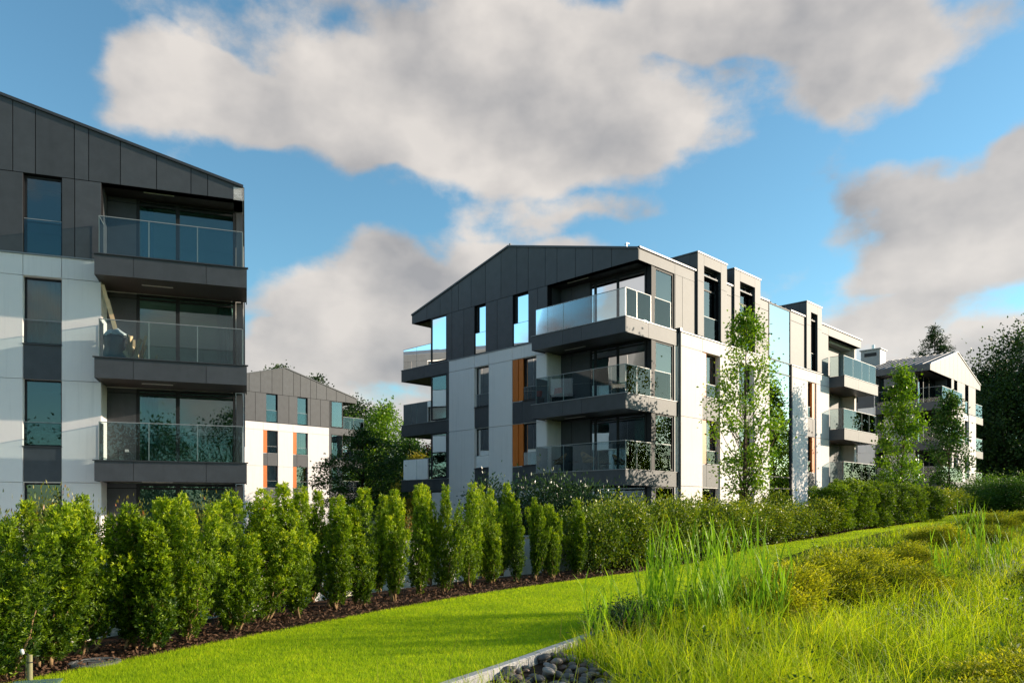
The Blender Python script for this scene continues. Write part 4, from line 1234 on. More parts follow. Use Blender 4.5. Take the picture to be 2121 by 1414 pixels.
# red-tipped shrubs behind the yews
for i, (u, Y, top, w) in enumerate(((15, 10.6, 1028, 1.0), (70, 10.9, 1032, 1.0), (150, 11.4, 1030, 1.0), (195, 11.0, 1036, .9), (262, 11.6, 1050, .8), (440, 13.2, 1040, .9), (655, 16.0, 1060, .9), (830, 18.3, 1062, .9), (985, 20.5, 1062, .9))):
    x = (u - 1060.5) / 1560 * Y; h = 1.6 - (top - 1055) / 1560 * Y
    shrub('red_tipped_shrub', RED[i % 3], (x, Y, -.05), (w, w, h), ri.uniform(0, 6.28), ['red-tipped leafy shrub at the left edge behind the yews', 'red-tipped shrub showing above the second yew', 'red-tipped shrub behind the third yew, below the left windows',
         'red-tipped shrub with the reddest leaves behind the fourth yew', 'red-tipped shrub low behind the fifth yew', 'red-tipped shrub behind the yews below the balcony stack', 'red-tipped shrub behind the yews below the distant block', 'red-tipped shrub behind the yews left of the centre block', 'red-tipped shrub behind the yews below the white wall of the centre block'][i], 'shrub', 'red-tipped shrubs behind the hedge')

# golden shrubs in the planting
def golden_mesh(k, n=11000):
    cc = []
    while len(cc) < 60:
        p = rng.uniform(-1, 1, 3)
        if np.linalg.norm(p) > 1: continue
        cc.append([p[0] * .45, p[1] * .45, .1 + abs(p[2]) * .78])
    cc = np.array(cc)
    kx = rng.integers(0, 60, n)
    off = rng.normal(size=(n, 3)) * np.array([.075, .075, .085])
    C = cc[kx] + off; C[:, 2] = np.maximum(C[:, 2], .01)
    U = nrm(np.c_[C[:, 0] * 1.3, C[:, 1] * 1.3, np.full(n, .75)] + rng.normal(size=(n, 3)) * .35)
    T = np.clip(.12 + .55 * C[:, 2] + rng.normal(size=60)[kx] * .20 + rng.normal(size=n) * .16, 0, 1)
    V, F, T = leaves(C, U, rng.uniform(.035, .08, n), .0125, T, .15)
    st = MB()
    for i in range(14):
        t = cc[rng.integers(60)]
        st.tube([(t[0] * .1, t[1] * .1, 0), (t[0] * .6, t[1] * .6, t[2] * .6), tuple(t)], [.010, .006, .002], 4)
    return np_mesh('golden_foliage_%d' % k, V, F, 'golden', T), st.mesh('golden_stem_%d' % k, 'bark', True)
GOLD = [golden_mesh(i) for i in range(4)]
gold = [(4.15, 11.3, 1.7, .80, 'largest golden feathery shrub standing beside the reeds'), (5.35, 12.8, 1.8, .80, 'golden feathery shrub right behind the largest one'), (6.5, 14.6, 1.7, .78, 'golden feathery shrub in the middle of the planting'),
        (7.1, 13.4, 1.5, .62, 'low golden shrub in front of the middle one'), (8.3, 17.2, 1.7, .62, 'golden shrub with dark gap beside the lawn edge'), (9.9, 18.6, 1.5, .58, 'golden shrub further along the lawn edge'),
        (12.9, 22.8, 1.9, .62, 'golden shrub with shaded left flank near the lawn end'), (15.4, 24.6, 1.7, .55, 'golden shrub near the right edge, towards the lawn end'), (19.4, 30.5, 2.2, .65, 'farthest golden shrub at the right edge by the lawn'), (22.4, 32.5, 2.0, .6, 'golden shrub at the right edge behind grass'),
        (4.25, 6.35, 1.2, .42, 'golden shrub in the bottom right corner'), (3.45, 5.75, 1.1, .36, 'golden shrub cut by the bottom edge right of the grass'), (5.3, 7.4, 1.1, .42, 'golden shrub at the right edge above the corner one'), (10.2, 14.4, 1.2, .5, 'golden shrub with pale flowers near the right edge'),
        (5.25, 5.9, 1.2, .6, 'golden shrub outside the bottom right corner')]
for i, (x, y, w, h, lab) in enumerate(gold):
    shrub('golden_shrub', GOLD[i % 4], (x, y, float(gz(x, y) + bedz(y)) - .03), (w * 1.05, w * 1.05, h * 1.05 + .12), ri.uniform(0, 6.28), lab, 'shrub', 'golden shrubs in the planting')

# dark low bush at the kerb end
for i, (x, y, w, h) in enumerate(((1.35, 9.75, 1.0, .36), (1.85, 10.5, 1.0, .42))):
    shrub('dark_bush', LAUREL[i], (x, y, -.12), (w, w, h + .1), 1.3 * i, ['dark low bush in the reeds casting a shadow on the lawn', 'dark low bush behind the one at the kerb end'][i], 'shrub', 'dark bushes by the kerb')

# ---------------------------------------------------------------- grass
def blades(name, X, Y, Z, H, Wd, lean, mat, T, segs=2):
    n = len(X)
    a = rng.uniform(0, 2 * np.pi, n)
    side = np.c_[np.cos(a), np.sin(a), np.zeros(n)]
    b = rng.uniform(0, 2 * np.pi, n)
    ld = np.c_[np.cos(b), np.sin(b), np.zeros(n)] * (lean * H)[:, None]
    base = np.c_[X, Y, Z]
    up = np.c_[np.zeros(n), np.zeros(n), H]
    w = side * (Wd / 2)[:, None]
    if segs == 1:
        V = np.stack([base - w, base + w, base + up + ld], 1).reshape(-1, 3)
        F = np.arange(n * 3).reshape(n, 3)
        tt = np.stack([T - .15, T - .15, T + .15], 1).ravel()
    else:
        m = base + up * .55 + ld * .28
        t = base + up * (1 - .35 * lean)[:, None] + ld
        V = np.stack([base - w, base + w, m + w * .8, m - w * .8, t + w * .08, t - w * .08], 1).reshape(-1, 3)
        i = np.arange(n)[:, None] * 6
        F = np.concatenate([i + np.array([0, 1, 2, 3]), i + np.array([3, 2, 4, 5])], 0)
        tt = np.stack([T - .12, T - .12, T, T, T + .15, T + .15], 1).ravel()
    return link(name, np_mesh(name, V, F, mat, np.clip(tt, 0, 1)))

# lawn: sample the strip between its borders, thinner with distance
n = 330000
fl = np.abs(LL[:, 1])
wgt = 1 / np.maximum((LL[:, 1] + LR[:, 1]) / 2, 5) ** 1.7 * np.linalg.norm(LR - LL, axis=1)
cum = np.cumsum(wgt); cum /= cum[-1]
t = np.interp(rng.uniform(0, 1, n), np.r_[0, cum], np.r_[0, np.arange(NS)])
t = np.clip(t, 0, NS - 1.001)
f = rng.uniform(-.004, 1.004, n)
pa = np.stack([np.interp(t, np.arange(NS), LL[:, j]) for j in (0, 1)], 1); pb = np.stack([np.interp(t, np.arange(NS), LR[:, j]) for j in (0, 1)], 1)
P = pa * (1 - f)[:, None] + pb * f[:, None]
dist = np.maximum(P[:, 1], 5)
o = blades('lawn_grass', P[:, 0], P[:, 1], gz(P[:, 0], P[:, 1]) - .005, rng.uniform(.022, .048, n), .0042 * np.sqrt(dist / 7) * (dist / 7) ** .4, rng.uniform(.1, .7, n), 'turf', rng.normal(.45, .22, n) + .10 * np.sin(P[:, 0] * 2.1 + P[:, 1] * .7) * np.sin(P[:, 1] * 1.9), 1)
tag(o, 'short bright green mown lawn grass', 'grass', kind='stuff')

# meadow grass in the planting
def in_bed(n, y0, y1, pw=2.0):
    u = rng.uniform(0, 1, n)
    y = (y0 ** (1 - pw) + u * (y1 ** (1 - pw) - y0 ** (1 - pw))) ** (1 / (1 - pw))
    xb = np.interp(y, LR[:, 1], LR[:, 0])
    xe = y * .72 + 6.0
    x = xb + .06 + (xe - xb) * rng.uniform(0, 1, n)
    return x, y
def keep_off(x, y):
    # the pebble bed by the kerb and the bare patch stay open
    d1 = ((x - .25) / .72) ** 2 + ((y - 7.0) / 1.5) ** 2
    d2 = ((x - 5.6) / 1.1) ** 2 + ((y - 10.6) / .9) ** 2
    ok = np.ones(len(x), bool)
    for gx, gy, gw_, _, _ in gold: ok &= ((x - gx) ** 2 + (y - gy) ** 2 > (gw_ * .40) ** 2)
    return ok & (d1 > 1) & ((d2 > 1) | (rng.uniform(0, 1, len(x)) < .25))
x, y = in_bed(125000, 4.6, 46)
k = keep_off(x, y); x, y = x[k], y[k]
n = len(x)
pn = np.sin(x * 1.9 + .6) * np.sin(y * 1.6 + 1.1) + .6 * np.sin(x * 4.3 - y * 3.1)
H = (.20 + .14 * pn.clip(-1, 1) + rng.gamma(2.2, .075, n)).clip(.08, .85)
H *= np.where(x - np.interp(y, LR[:, 1], LR[:, 0]) < .35, .6, 1)
H *= np.interp(y, [5, 9, 14, 22], [1.05, 1.2, .85, .6])
H *= sstep(-.2, 1.6, x - np.interp(y, LR[:, 1], LR[:, 0])) * .55 + .45
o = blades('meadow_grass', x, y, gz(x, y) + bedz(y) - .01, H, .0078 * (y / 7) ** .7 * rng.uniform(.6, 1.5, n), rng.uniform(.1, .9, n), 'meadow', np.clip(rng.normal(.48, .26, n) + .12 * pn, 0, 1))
tag(o, 'long yellow-green meadow grass filling the planting at right', 'grass', kind='stuff')
# dead stalks and seed heads
x, y = in_bed(2300, 4.8, 30); k = keep_off(x, y); x, y = x[k], y[k]; n = len(x)
o = blades('dry_stalks', x, y, gz(x, y) + bedz(y) - .01, rng.uniform(.3, .75, n), .0045 * (y / 7) ** .6, rng.uniform(.05, .7, n), 'straw', rng.uniform(0, 1, n))
tag(o, 'thin dry straw-coloured stalks scattered in the meadow grass', 'grass', kind='stuff')
# broad-leaved wild herbs
x, y = in_bed(280, 5.2, 26); k = keep_off(x, y); x, y = x[k], y[k]
m = 46
bx_ = np.repeat(x, m); by_ = np.repeat(y, m); hh_ = np.repeat(rng.uniform(.12, .42, len(x)), m); n = len(bx_)
rr_ = rng.uniform(0, 1, n) ** .6 * .20; aa_ = rng.uniform(0, 6.283, n)
C = np.c_[bx_ + rr_ * np.cos(aa_), by_ + rr_ * np.sin(aa_), gz(bx_, by_) + bedz(by_) + .02 + hh_ * rng.uniform(.1, 1, n)]
U = np.c_[np.cos(aa_), np.sin(aa_), rng.uniform(.1, 1.0, n)]
V, F, T = leaves(C, U, rng.uniform(.04, .10, n), rng.uniform(.018, .035, n), np.clip(np.repeat(rng.normal(.35, .25, len(x)), m) + rng.normal(size=n) * .12, 0, 1), .2)
o = link('wild_herbs', np_mesh('wild_herbs', V, F, 'mid_leaf', T)); tag(o, 'broad-leaved wild herbs among the meadow grass', 'plant', kind='stuff')
# low dense undergrowth
x, y = in_bed(90000, 4.6, 46)
k = keep_off(x, y); x, y = x[k], y[k]; n = len(x)
o = blades('grass_undergrowth', x, y, gz(x, y) + bedz(y) - .01, rng.uniform(.07, .20, n), .0075 * (y / 7) ** .75, rng.uniform(.2, 1.0, n), 'meadow', rng.normal(.28, .16, n))
tag(o, 'low green undergrowth between the long grass', 'grass', kind='stuff')
# grass on the ground behind the hedge and around the blocks
n = 30000
x = rng.uniform(-9, 30, n); y = rng.uniform(5, 48, n)
hx = np.interp(y, HB[:, 1], HB[:, 0]); k = (x < hx - .3) & (x > hx - 1.5)
x, y = x[k], y[k]; n = len(x)
o = blades('rough_grass', x, y, gz(x, y) - .23, rng.uniform(.08, .2, n), np.full(n, .03), rng.uniform(.1, .6, n), 'turf', rng.normal(.3, .15, n), 1)
tag(o, 'rough grass strip on the ground right behind the hedge', 'grass', kind='stuff')

# bark chips on the mulch
n = 15000
wg = 1 / np.maximum(HH[:, 1], 5) ** 1.6; cum = np.cumsum(wg); cum /= cum[-1]
t = np.clip(np.interp(rng.uniform(0, 1, n), np.r_[0, cum], np.r_[0, np.arange(NS)]), 0, NS - 1.001)
f = rng.uniform(.3, 1.012, n)
pa = np.stack([np.interp(t, np.arange(NS), HB[:, j]) for j in (0, 1)], 1); pb = np.stack([np.interp(t, np.arange(NS), LL[:, j]) for j in (0, 1)], 1)
P = pa * (1 - f)[:, None] + pb * f[:, None]
C = np.c_[P, gz(P[:, 0], P[:, 1]) + rng.uniform(-.012, .02, n)]
U = np.c_[rng.normal(size=(n, 2)), rng.normal(size=n) * .35]
sc = (np.maximum(P[:, 1], 7) / 8) ** .5
V, F, T = leaves(C, U, rng.uniform(.03, .085, n) * sc, rng.uniform(.014, .03, n) * sc, np.zeros(n), .2)
o = link('bark_chips', np_mesh('bark_chips', V, F, 'chip'))
tag(o, 'brown bark mulch chips under the yews', 'mulch', kind='stuff')

# ---------------------------------------------------------------- reeds
def reed_clump(k, n=16, r=.35):
    """tall stalks with arching strap leaves"""
    Vs, Fs, Ts = [], [], []; b = 0
    for i in range(n):
        a = rng.uniform(0, 6.28); q = r * math.sqrt(rng.uniform(0, 1))
        p0 = np.array([q * math.cos(a), q * math.sin(a), 0])
        h = rng.uniform(.65, 1.3)
        ln = rng.normal(size=2) * .10
        segs = np.linspace(0, 1, 5)
        st = np.stack([p0 + np.array([ln[0] * f * f, ln[1] * f * f, h * f * .8]) for f in segs])
        w = np.array([math.cos(a + 1), math.sin(a + 1), 0]) * .004
        for j in range(4):
            Vs.append(np.stack([st[j] - w, st[j] + w, st[j + 1] + w, st[j + 1] - w])); Fs.append(np.arange(4) + b); Ts += [.35] * 4; b += 4
        for m in range(rng.integers(4, 8)):
            f = rng.uniform(.15, 1.0)
            s0 = p0 + np.array([ln[0] * f * f, ln[1] * f * f, h * f * .8])
            az = rng.uniform(0, 6.28); L = rng.uniform(.28, .55); out = rng.uniform(.15, .55)
            d = np.array([math.cos(az), math.sin(az), 0]); sd = np.array([-math.sin(az), math.cos(az), 0])
            ws = np.array([.35, 1.0, .85, .08]) * rng.uniform(.007, .012)
            fs = np.array([0, .33, .68, 1.0])
            pts = [s0 + d * L * out * x ** 1.5 + np.array([0, 0, L * (x - .35 * out * x * x)]) for x in fs]
            tb = rng.uniform(.2, .8)
            for j in range(3):
                Vs.append(np.stack([pts[j] - sd * ws[j], pts[j] + sd * ws[j], pts[j + 1] + sd * ws[j + 1], pts[j + 1] - sd * ws[j + 1]]))
                Fs.append(np.arange(4) + b); Ts += [tb] * 4; b += 4
    return np_mesh('reed_leaves_%d' % k, np.concatenate(Vs), np.stack(Fs), 'reed', np.array(Ts))
REED = [reed_clump(i, [18, 14, 20, 10][i], [.34, .28, .4, .22][i]) for i in range(4)]
reeds = [(.98, 8.95, .72, 3, 'sparse reeds at the kerb end, leftmost in the planting'), (1.62, 9.4, .8, 3, 'reed clump above the dark bush by the kerb'), (2.1, 10.2, 1.12, 2, 'dense reed clump right of the kerb bush'), (2.55, 9.7, 1.02, 1, 'reed clump in front of the dense one'),
         (2.95, 10.9, 1.15, 0, 'tall reed clump in the middle of the reeds'), (3.35, 11.8, 1.15, 2, 'reed clump against the lawn, left of the golden shrubs'), (3.6, 10.6, 1.1, 1, 'reed clump touching the largest golden shrub'), (2.4, 11.5, 1.1, 3, 'reeds behind the dense clump, against the lawn'), (3.2, 9.6, .9, 3, 'low reeds in front of the largest golden shrub'),
         (7.9, 13.8, .9, 3, 'short reeds among the golden shrubs'), (10.6, 16.5, 1.0, 1, 'reeds right of the golden shrubs'), (12.2, 20.0, 1.1, 0, 'reeds at the right, before the lawn end'), (9.2, 12.6, .8, 1, 'reeds at the right edge in shade')]
for i, (x, y, sc_, m, lab) in enumerate(reeds):
    o = link('reed_clump', REED[m]); o.location = (x, y, float(gz(x, y) + bedz(y)) - .01); o.scale = (1.0, 1.0, sc_ * 1.12); o.rotation_euler = (0, 0, i * 1.7)
    tag(o, lab, 'reeds', 'reeds in the planting')

# silver-leaved herbs
for i, (x, y) in enumerate(((10.0, 15.0), (6.6, 11.2), (5.2, 9.9))):
    V, F, T = leaves(np.c_[rng.normal(size=(900, 2)) * .35, np.abs(rng.normal(size=900)) * .13 + .02], np.c_[rng.normal(size=(900, 2)) * .7, np.ones(900)], rng.uniform(.02, .05, 900), .012, rng.normal(.4, .25, 900).clip(0, 1))
    o = link('silver_herb', np_mesh('silver_herb', V, F, 'silver_leaf', T)); o.location = (x, y, float(gz(x, y)) - .10); o.scale = (1, 1, 2.4 if i == 0 else 1.2)
    tag(o, ['pale silver flowering herb near the right edge', 'silver-leaved herb at the bare patch', 'small silver-leaved herb in front of the bare patch'][i], 'plant', 'silver herbs in the planting')

# ---------------------------------------------------------------- trees
def tree(name, loc, height, width, clear, mat, bark, label, group=None, n=9000, leaf=.10, wid=.06, clusters=90, shape='oval', cl=.10, trunk=.10, tmu=.40, upright=.8, seed_gap=.0, group_cat='tree', droop=0.0):
    o = empty(name, loc, label, 'tree', group)
    cc = []
    while len(cc) < clusters:
        f = rng.uniform(0, 1)
        if shape == 'column': rr = min(1.0, .22 + 2.6 * f) * (1 - f) ** .55 * 1.25
        elif shape == 'cone': rr = (1 - f) ** .85 * min(1, .5 + 4 * f)
        elif shape == 'spread': rr = (math.sin(math.pi * min(1, f * .9 + .12))) ** .5
        else: rr = math.sqrt(max(0, 1 - (2 * f - .95) ** 2)) if abs(2 * f - .95) < 1 else .1
        a = rng.uniform(0, 6.28); q = math.sqrt(rng.uniform(.08, 1)) * rr * width / 2
        cc.append((q * math.cos(a), q * math.sin(a), clear + f * (height - clear)))
    cc = np.array(cc)
    mb = MB()
    tp = [(0, 0, -.2), (rng.normal() * .01 * height, rng.normal() * .01 * height, height * .3), (rng.normal() * .02 * height, rng.normal() * .02 * height, height * .62), (0, 0, height * .93)]
    mb.tube(tp, [trunk, trunk * .8, trunk * .5, trunk * .1], 8)
    mb.build('trunk', bark, o, True)
    lm = MB()
    for c in cc[: min(len(cc), 70)]:
        rad_ = math.hypot(c[0], c[1])
        z0 = max(clear * .7, c[2] - rad_ * (1.6 if upright > .5 else .4) - .02 * height)
        f = z0 / height
        bx = 0.0
        lm.tube([(bx, 0, z0), (c[0] * .55, c[1] * .55, z0 + (c[2] - z0) * (.45 if upright > .5 else .7)), tuple(c)], [trunk * .30 * (1.1 - f), trunk * .16, .006], 5)
    lm.build('limbs', bark, o, True)
    k = rng.integers(0, clusters, n)
    s = cl * width * (.6 + .8 * rng.uniform(0, 1, clusters))[k][:, None]
    off = rng.normal(size=(n, 3)) * s
    if droop: off[:, 2] *= .45
    C = cc[k] + off
    U = nrm(off / np.maximum(s, 1e-4) * .5 + np.array([0, 0, .25 if upright > .5 else -.1]) + rng.normal(size=(n, 3)) * .7)
    T = np.clip(tmu + rng.normal(size=clusters)[k] * .13 + rng.normal(size=n) * .18, 0, 1)
    V, F, T = leaves(C, U, rng.uniform(.7, 1.3, n) * leaf, rng.uniform(.8, 1.2, n) * wid, T, .22)
    link('crown', np_mesh('crown', V, F, mat, T), o)
    return o

def at(u, Y): return ((u - 1060.5) / 1560 * Y, Y)
x, y = at(1545, 31.5); tree('slim_tree', (x, y, .3), 9.4, 3.4, 2.1, 'hornbeam', 'bark', 'slim young tree in front of the centre block, taller than the hedge', 'slim young trees', n=6200, leaf=.13, wid=.10, clusters=120, shape='column', cl=.060, trunk=.09, tmu=.48)
x, y = at(1866, 42.5); tree('slim_tree', (x, y, .3), 9.2, 2.8, 1.2, 'hornbeam', 'bark', 'bright slim tree between the centre block and the far right block', 'slim young trees', n=8000, leaf=.15, wid=.12, clusters=120, shape='column', cl=.065, trunk=.09, tmu=.55)
x, y = at(1966, 50); tree('slim_tree', (x, y, .5), 8.6, 2.7, 1.2, 'mid_leaf', 'bark', 'darker slim tree in front of the far right block', 'slim young trees', n=7000, leaf=.16, wid=.12, clusters=110, shape='column', cl=.08, trunk=.09, tmu=.35)  # darker leaf material paints in the shade this tree stands in
# between the left and the centre block
x, y = at(752, 46); tree('spreading_tree', (x, y, 0), 6.4, 5.6, 1.0, 'mid_leaf', 'bark_dark', 'dark spreading tree with layered branches before the distant block', n=11000, leaf=.15, wid=.09, clusters=110, shape='spread', cl=.055, trunk=.14, tmu=.2, upright=.3, droop=1)
x, y = at(800, 84); tree('broad_tree', (x, y, 0), 12.6, 8.0, 1.0, 'hornbeam', 'bark_dark', 'tall green tree between the distant block and the centre block', n=14000, leaf=.28, wid=.2, clusters=120, shape='oval', cl=.075, trunk=.25, tmu=.45)
x, y = at(850, 78); tree('broad_tree', (x, y, 0), 8.6, 6.0, .5, 'mid_leaf', 'bark_dark', 'lower green tree left of the centre block balconies', n=9000, leaf=.25, wid=.18, clusters=90, shape='oval', cl=.08, trunk=.2, tmu=.35)
x, y = at(864, 68); tree('golden_tree', (x, y, 0), 6.2, 3.4, .4, 'yellow_tree', 'bark_dark', 'small golden-yellow tree left of the centre block', n=6000, leaf=.2, wid=.13, clusters=60, shape='oval', cl=.10, trunk=.12, tmu=.4)
x, y = at(900, 80); tree('copper_tree', (x, y, 0), 8.0, 5.0, .5, 'copper', 'bark_dark', 'dark copper-leaved tree behind the left balconies of the centre block', n=7000, leaf=.24, wid=.18, clusters=70, shape='oval', cl=.09, trunk=.18, tmu=.35)
for i, (u, Y, h, w, lab) in enumerate(((575, 100, 20.2, 7, 'tree top showing above the distant block roof, left of its ridge'), (655, 98, 18.3, 6, 'tree top just above the right slope of the distant roof'), (735, 96, 14.5, 9, 'tree behind the right end of the distant block'))):
    x, y = at(u, Y); tree('broad_tree', (x, y, 0), h, w, 3, 'dark_leaf', 'bark_dark', lab, 'trees behind the distant block', n=11000, leaf=.3, wid=.22, clusters=90, shape='oval', cl=.075, trunk=.25, tmu=.5)
# conifer and dark trees at the right
def conifer(loc, height, width, clear, label):
    o = empty('conifer', loc, label, 'tree')
    mb = MB(); mb.tube([(0, 0, -.3), (.1, 0, height * .5), (0, .05, height)], [.32, .2, .02], 8); mb.build('trunk', 'bark_dark', o, True)
    lm = MB(); Cs, Us = [], []
    z = clear
    while z < height - .15:
        f = (z - clear) / (height - clear)
        for i in range(5):
            L = min(width / 2, .62 * (height - z)) * rng.uniform(.5, 1.1) + .06
            a = rng.uniform(0, 6.28); d = np.array([math.cos(a), math.sin(a), 0])
            tip = np.array([0, 0, z]) + d * L + np.array([0, 0, .10 * L])
            mid = np.array([0, 0, z]) + d * L * .55 - np.array([0, 0, .08 * L])
            lm.tube([(0, 0, z), tuple(mid), tuple(tip)], [.04, .025, .006], 4)
            m = int(10 + 42 * L)
            q = rng.uniform(.12, 1, m)[:, None]
            c = np.array([0, 0, z]) * (1 - q) + tip * q - np.array([0, 0, .25 * L]) * (q * (1 - q)) + rng.normal(size=(m, 3)) * np.array([.20, .20, .12])
            Cs.append(c); Us.append(np.tile(d * .8, (m, 1)) + rng.normal(size=(m, 3)) * .6)
        z += .42
    lm.build('limbs', 'bark_dark', o)
    C = np.concatenate(Cs); U = np.concatenate(Us); n = len(C)
    V, F, T = leaves(C, U, rng.uniform(.2, .42, n), .10, np.clip(rng.normal(.35, .2, n), 0, 1), .2)
    link('crown', np_mesh('crown', V, F, 'dark_leaf', T), o)
    return o
x, y = at(1936, 88); conifer((x, y, 0), 23.2, 11, 6, 'conifer top rising behind the metal roof of the far right block')
for i, (u, Y, h, w, lab) in enumerate(((2062, 95, 18, 11, 'dark tree just right of the far right block'), (2128, 92, 22, 15, 'tall dark tree at the right edge of the frame'), (2175, 88, 19, 12, 'dark tree half outside the right edge'), (2095, 88, 15, 11, 'dark tree in front of the tall one at right'), (2035, 105, 16, 11, 'dark tree half hidden by the far right block'))):
    x, y = at(u, Y); tree('dark_tree', (x, y, 1), h, w, .6, 'dark_leaf', 'bark_dark', lab, 'dark trees at the right', n=17000, leaf=.34, wid=.25, clusters=130, shape='oval', cl=.07, trunk=.3, tmu=.45)

# ---------------------------------------------------------------- trees outside the frame, mirrored in the panes
for i, (x, y, h, w, sh, lab) in enumerate(((-3, -36, 15, 7, 'cone', 'conifer behind the viewer, mirrored in the window of the left block'), (4, -40, 11, 9, 'oval', 'round tree behind the viewer, mirrored beside the conifer'), (-12, -42, 12, 10, 'oval', 'broad tree behind the viewer, mirrored in the left balcony doors'),
        (-24, -38, 13, 10, 'oval', 'tree behind the viewer at the far left'), (14, -44, 13, 10, 'oval', 'tree behind the viewer at the right'), (70, 36, 13, 10, 'oval', 'tree right of the frame, mirrored in the corner balcony glass'), (78, 48, 14, 11, 'oval', 'tree right of the frame, mirrored in the stair glazing'),
        (80, 62, 13, 10, 'oval', 'tree right of the frame beyond the planting'), (72, 22, 12, 10, 'oval', 'tree far right of the frame beside the meadow'))):
    tree('mirrored_tree', (x, y, 0), h, w, 1.5, 'mid_leaf', 'bark_dark', lab, 'trees outside the frame', n=5000, leaf=.34, wid=.26, clusters=70, shape=sh, cl=.085, trunk=.25, tmu=.4)

# ---------------------------------------------------------------- kerb and pebbles
kerb = tag(empty('kerb', (0, 0, 0)), kind='structure')
dcum = np.r_[0, np.cumsum(np.linalg.norm(np.diff(LR, axis=0), axis=1))]
def along(d): return np.array([np.interp(d, dcum, LR[:, j]) for j in (0, 1)])
i0 = np.interp(5.0, LR[:, 1], dcum); i1 = np.interp(10.6, LR[:, 1], dcum)
d = i0
while d < i1:
    L = .98
    a = along(d + .006); b = along(d + L - .006)
    tt = (b - a) / np.linalg.norm(b - a); nn = np.array([tt[1], -tt[0]])
    z1 = .028 + random.uniform(-.004, .006)
    mb = MB()
    q = [a - nn * .055, b - nn * .055, b + nn * .055, a + nn * .055]
    qt = [a - nn * .050, b - nn * .050, b + nn * .050, a + nn * .050]
    mb.prism([(*p, -.22) for p in q], [(*p, z1 - .008) for p in q])
    mb.prism([(*p, z1 - .008) for p in qt], [(*p, z1) for p in [a - nn * .044, b - nn * .044, b + nn * .044, a + nn * .044]])
    mb.build('kerb_stone', 'kerb_stone', kerb)
    d += L
pb = MB()
ring = [(.45 + .95 * math.cos(t_) * 1.0, 7.45 + 1.25 * math.sin(t_)) for t_ in np.linspace(0, 2 * math.pi, 24, endpoint=False)]
pb.prism([(x, y, -.16) for x, y in ring], [(x, y, -.085) for x, y in ring])
bed = tag(pb.build('pebble_bed', 'soil'), kind='structure')
def pebble_mesh(k):
    import bmesh
    bm = bmesh.new(); bmesh.ops.create_icosphere(bm, subdivisions=2, radius=1)
    rr = random.Random(k)
    ax = [Vector((rr.gauss(0, 1), rr.gauss(0, 1), rr.gauss(0, 1))).normalized() for _ in range(5)]
    for v in bm.verts:
        n_ = v.co.normalized()
        v.co = n_ * (1 + sum(.10 * math.sin(2.2 * n_.dot(a) + j) for j, a in enumerate(ax)))
        v.co.z *= .62; v.co.x *= 1.15
    me = bpy.data.meshes.new('pebble_%d' % k); bm.to_mesh(me); bm.free()
    me.polygons.foreach_set('use_smooth', [True] * len(me.polygons)); me.materials.append(MATS['pebble']); return me
PEB = [pebble_mesh(i) for i in range(5)]
rp = random.Random(11); placed = []
for tries in range(4000):
    if len(placed) >= 150: break
    x = .45 + rp.uniform(-1, 1) * .95; y = 7.45 + rp.uniform(-1, 1) * 1.2
    kx = float(np.interp(y, LR[:, 1], LR[:, 0]))
    if x < kx + .10 or ((x - .45) / .95) ** 2 + ((y - 7.45) / 1.25) ** 2 > 1: continue
    r_ = rp.uniform(.035, .070)
    z = -.085 + r_ * .45
    hit = [q for q in placed if (q[0] - x) ** 2 + (q[1] - y) ** 2 < ((q[2] + r_) * .72) ** 2]
    if hit:
        if rp.random() < .25: z += .045
        else: continue
    placed.append((x, y, r_))
    o = link('pebble', PEB[rp.randrange(5)], bed); o.location = (x, y, z); o.scale = (r_, r_ * rp.uniform(.75, 1), r_ * rp.uniform(.8, 1.1)); o.rotation_euler = (rp.uniform(-.4, .4), rp.uniform(-.4, .4), rp.uniform(0, 6.28))

# ---------------------------------------------------------------- small garden fittings
x, y = px(62, 1412)
t_ = empty('spotlight_post', (x, y, -.02), 'short round wooden post with a small white spotlight at bottom left', 'garden light')
mb = MB(); mb.lathe([(.022, -.05), (.0225, .1), (.021, .27), (.018, .275)], 14); mb.build('post', 'post_wood', t_)
mb = MB(); mb.tube([(-.004, -.01, .272), (-.02, -.012, .285), (-.045, -.01, .285)], [.006, .006, .006], 6); mb.build('arm', 'frame', t_, True)
mb = MB(); mb.lathe([(.006, 0), (.014, .005), (.017, .03), (.015, .05), (.008, .055)], 12); o = mb.build('spotlight', 'white_plastic', t_, True); o.location = (-.056, -.01, .278); o.rotation_euler = (.15, -.25, 0)
mb = MB(); mb.tube([(-.02, -.014, .27), (-.027, -.012, .2), (-.03, -.01, .1), (-.036, .0, .0)], [.003] * 4, 5); mb.build('cable', 'steel', t_)
mb = MB(); mb.lathe([(.0225, .20), (.0245, .203), (.0245, .208), (.0225, .211)], 14); mb.build('strap', 'frame', t_)
x, y = px(196, 1373)
t_ = empty('access_lid', (x, y, float(gz(x, y)) - .02), 'round grey access lid lying in the bark mulch by the lawn', 'lid')
mb = MB(); mb.lathe([(.25, 0), (.25, .035), (.235, .042), (.20, .042), (.195, .036), (.0, .036)], 28); mb.build('lid', 'lid_grey', t_)
x, y = px(72, 1418)
t_ = empty('valve_box', (x, y, .0), 'flat teal ribbed valve box cover at the bottom left corner', 'cover', rz=.35)
mb = MB(); mb.box(-.20, .20, -.14, .14, -.05, .018); mb.build('frame', 'grate_teal', t_)
for i in range(13):
    mb = MB(); mb.box(-.18, .18, -.125 + i * .02, -.115 + i * .02, .018, .024); mb.build('rib', 'grate_teal', t_)

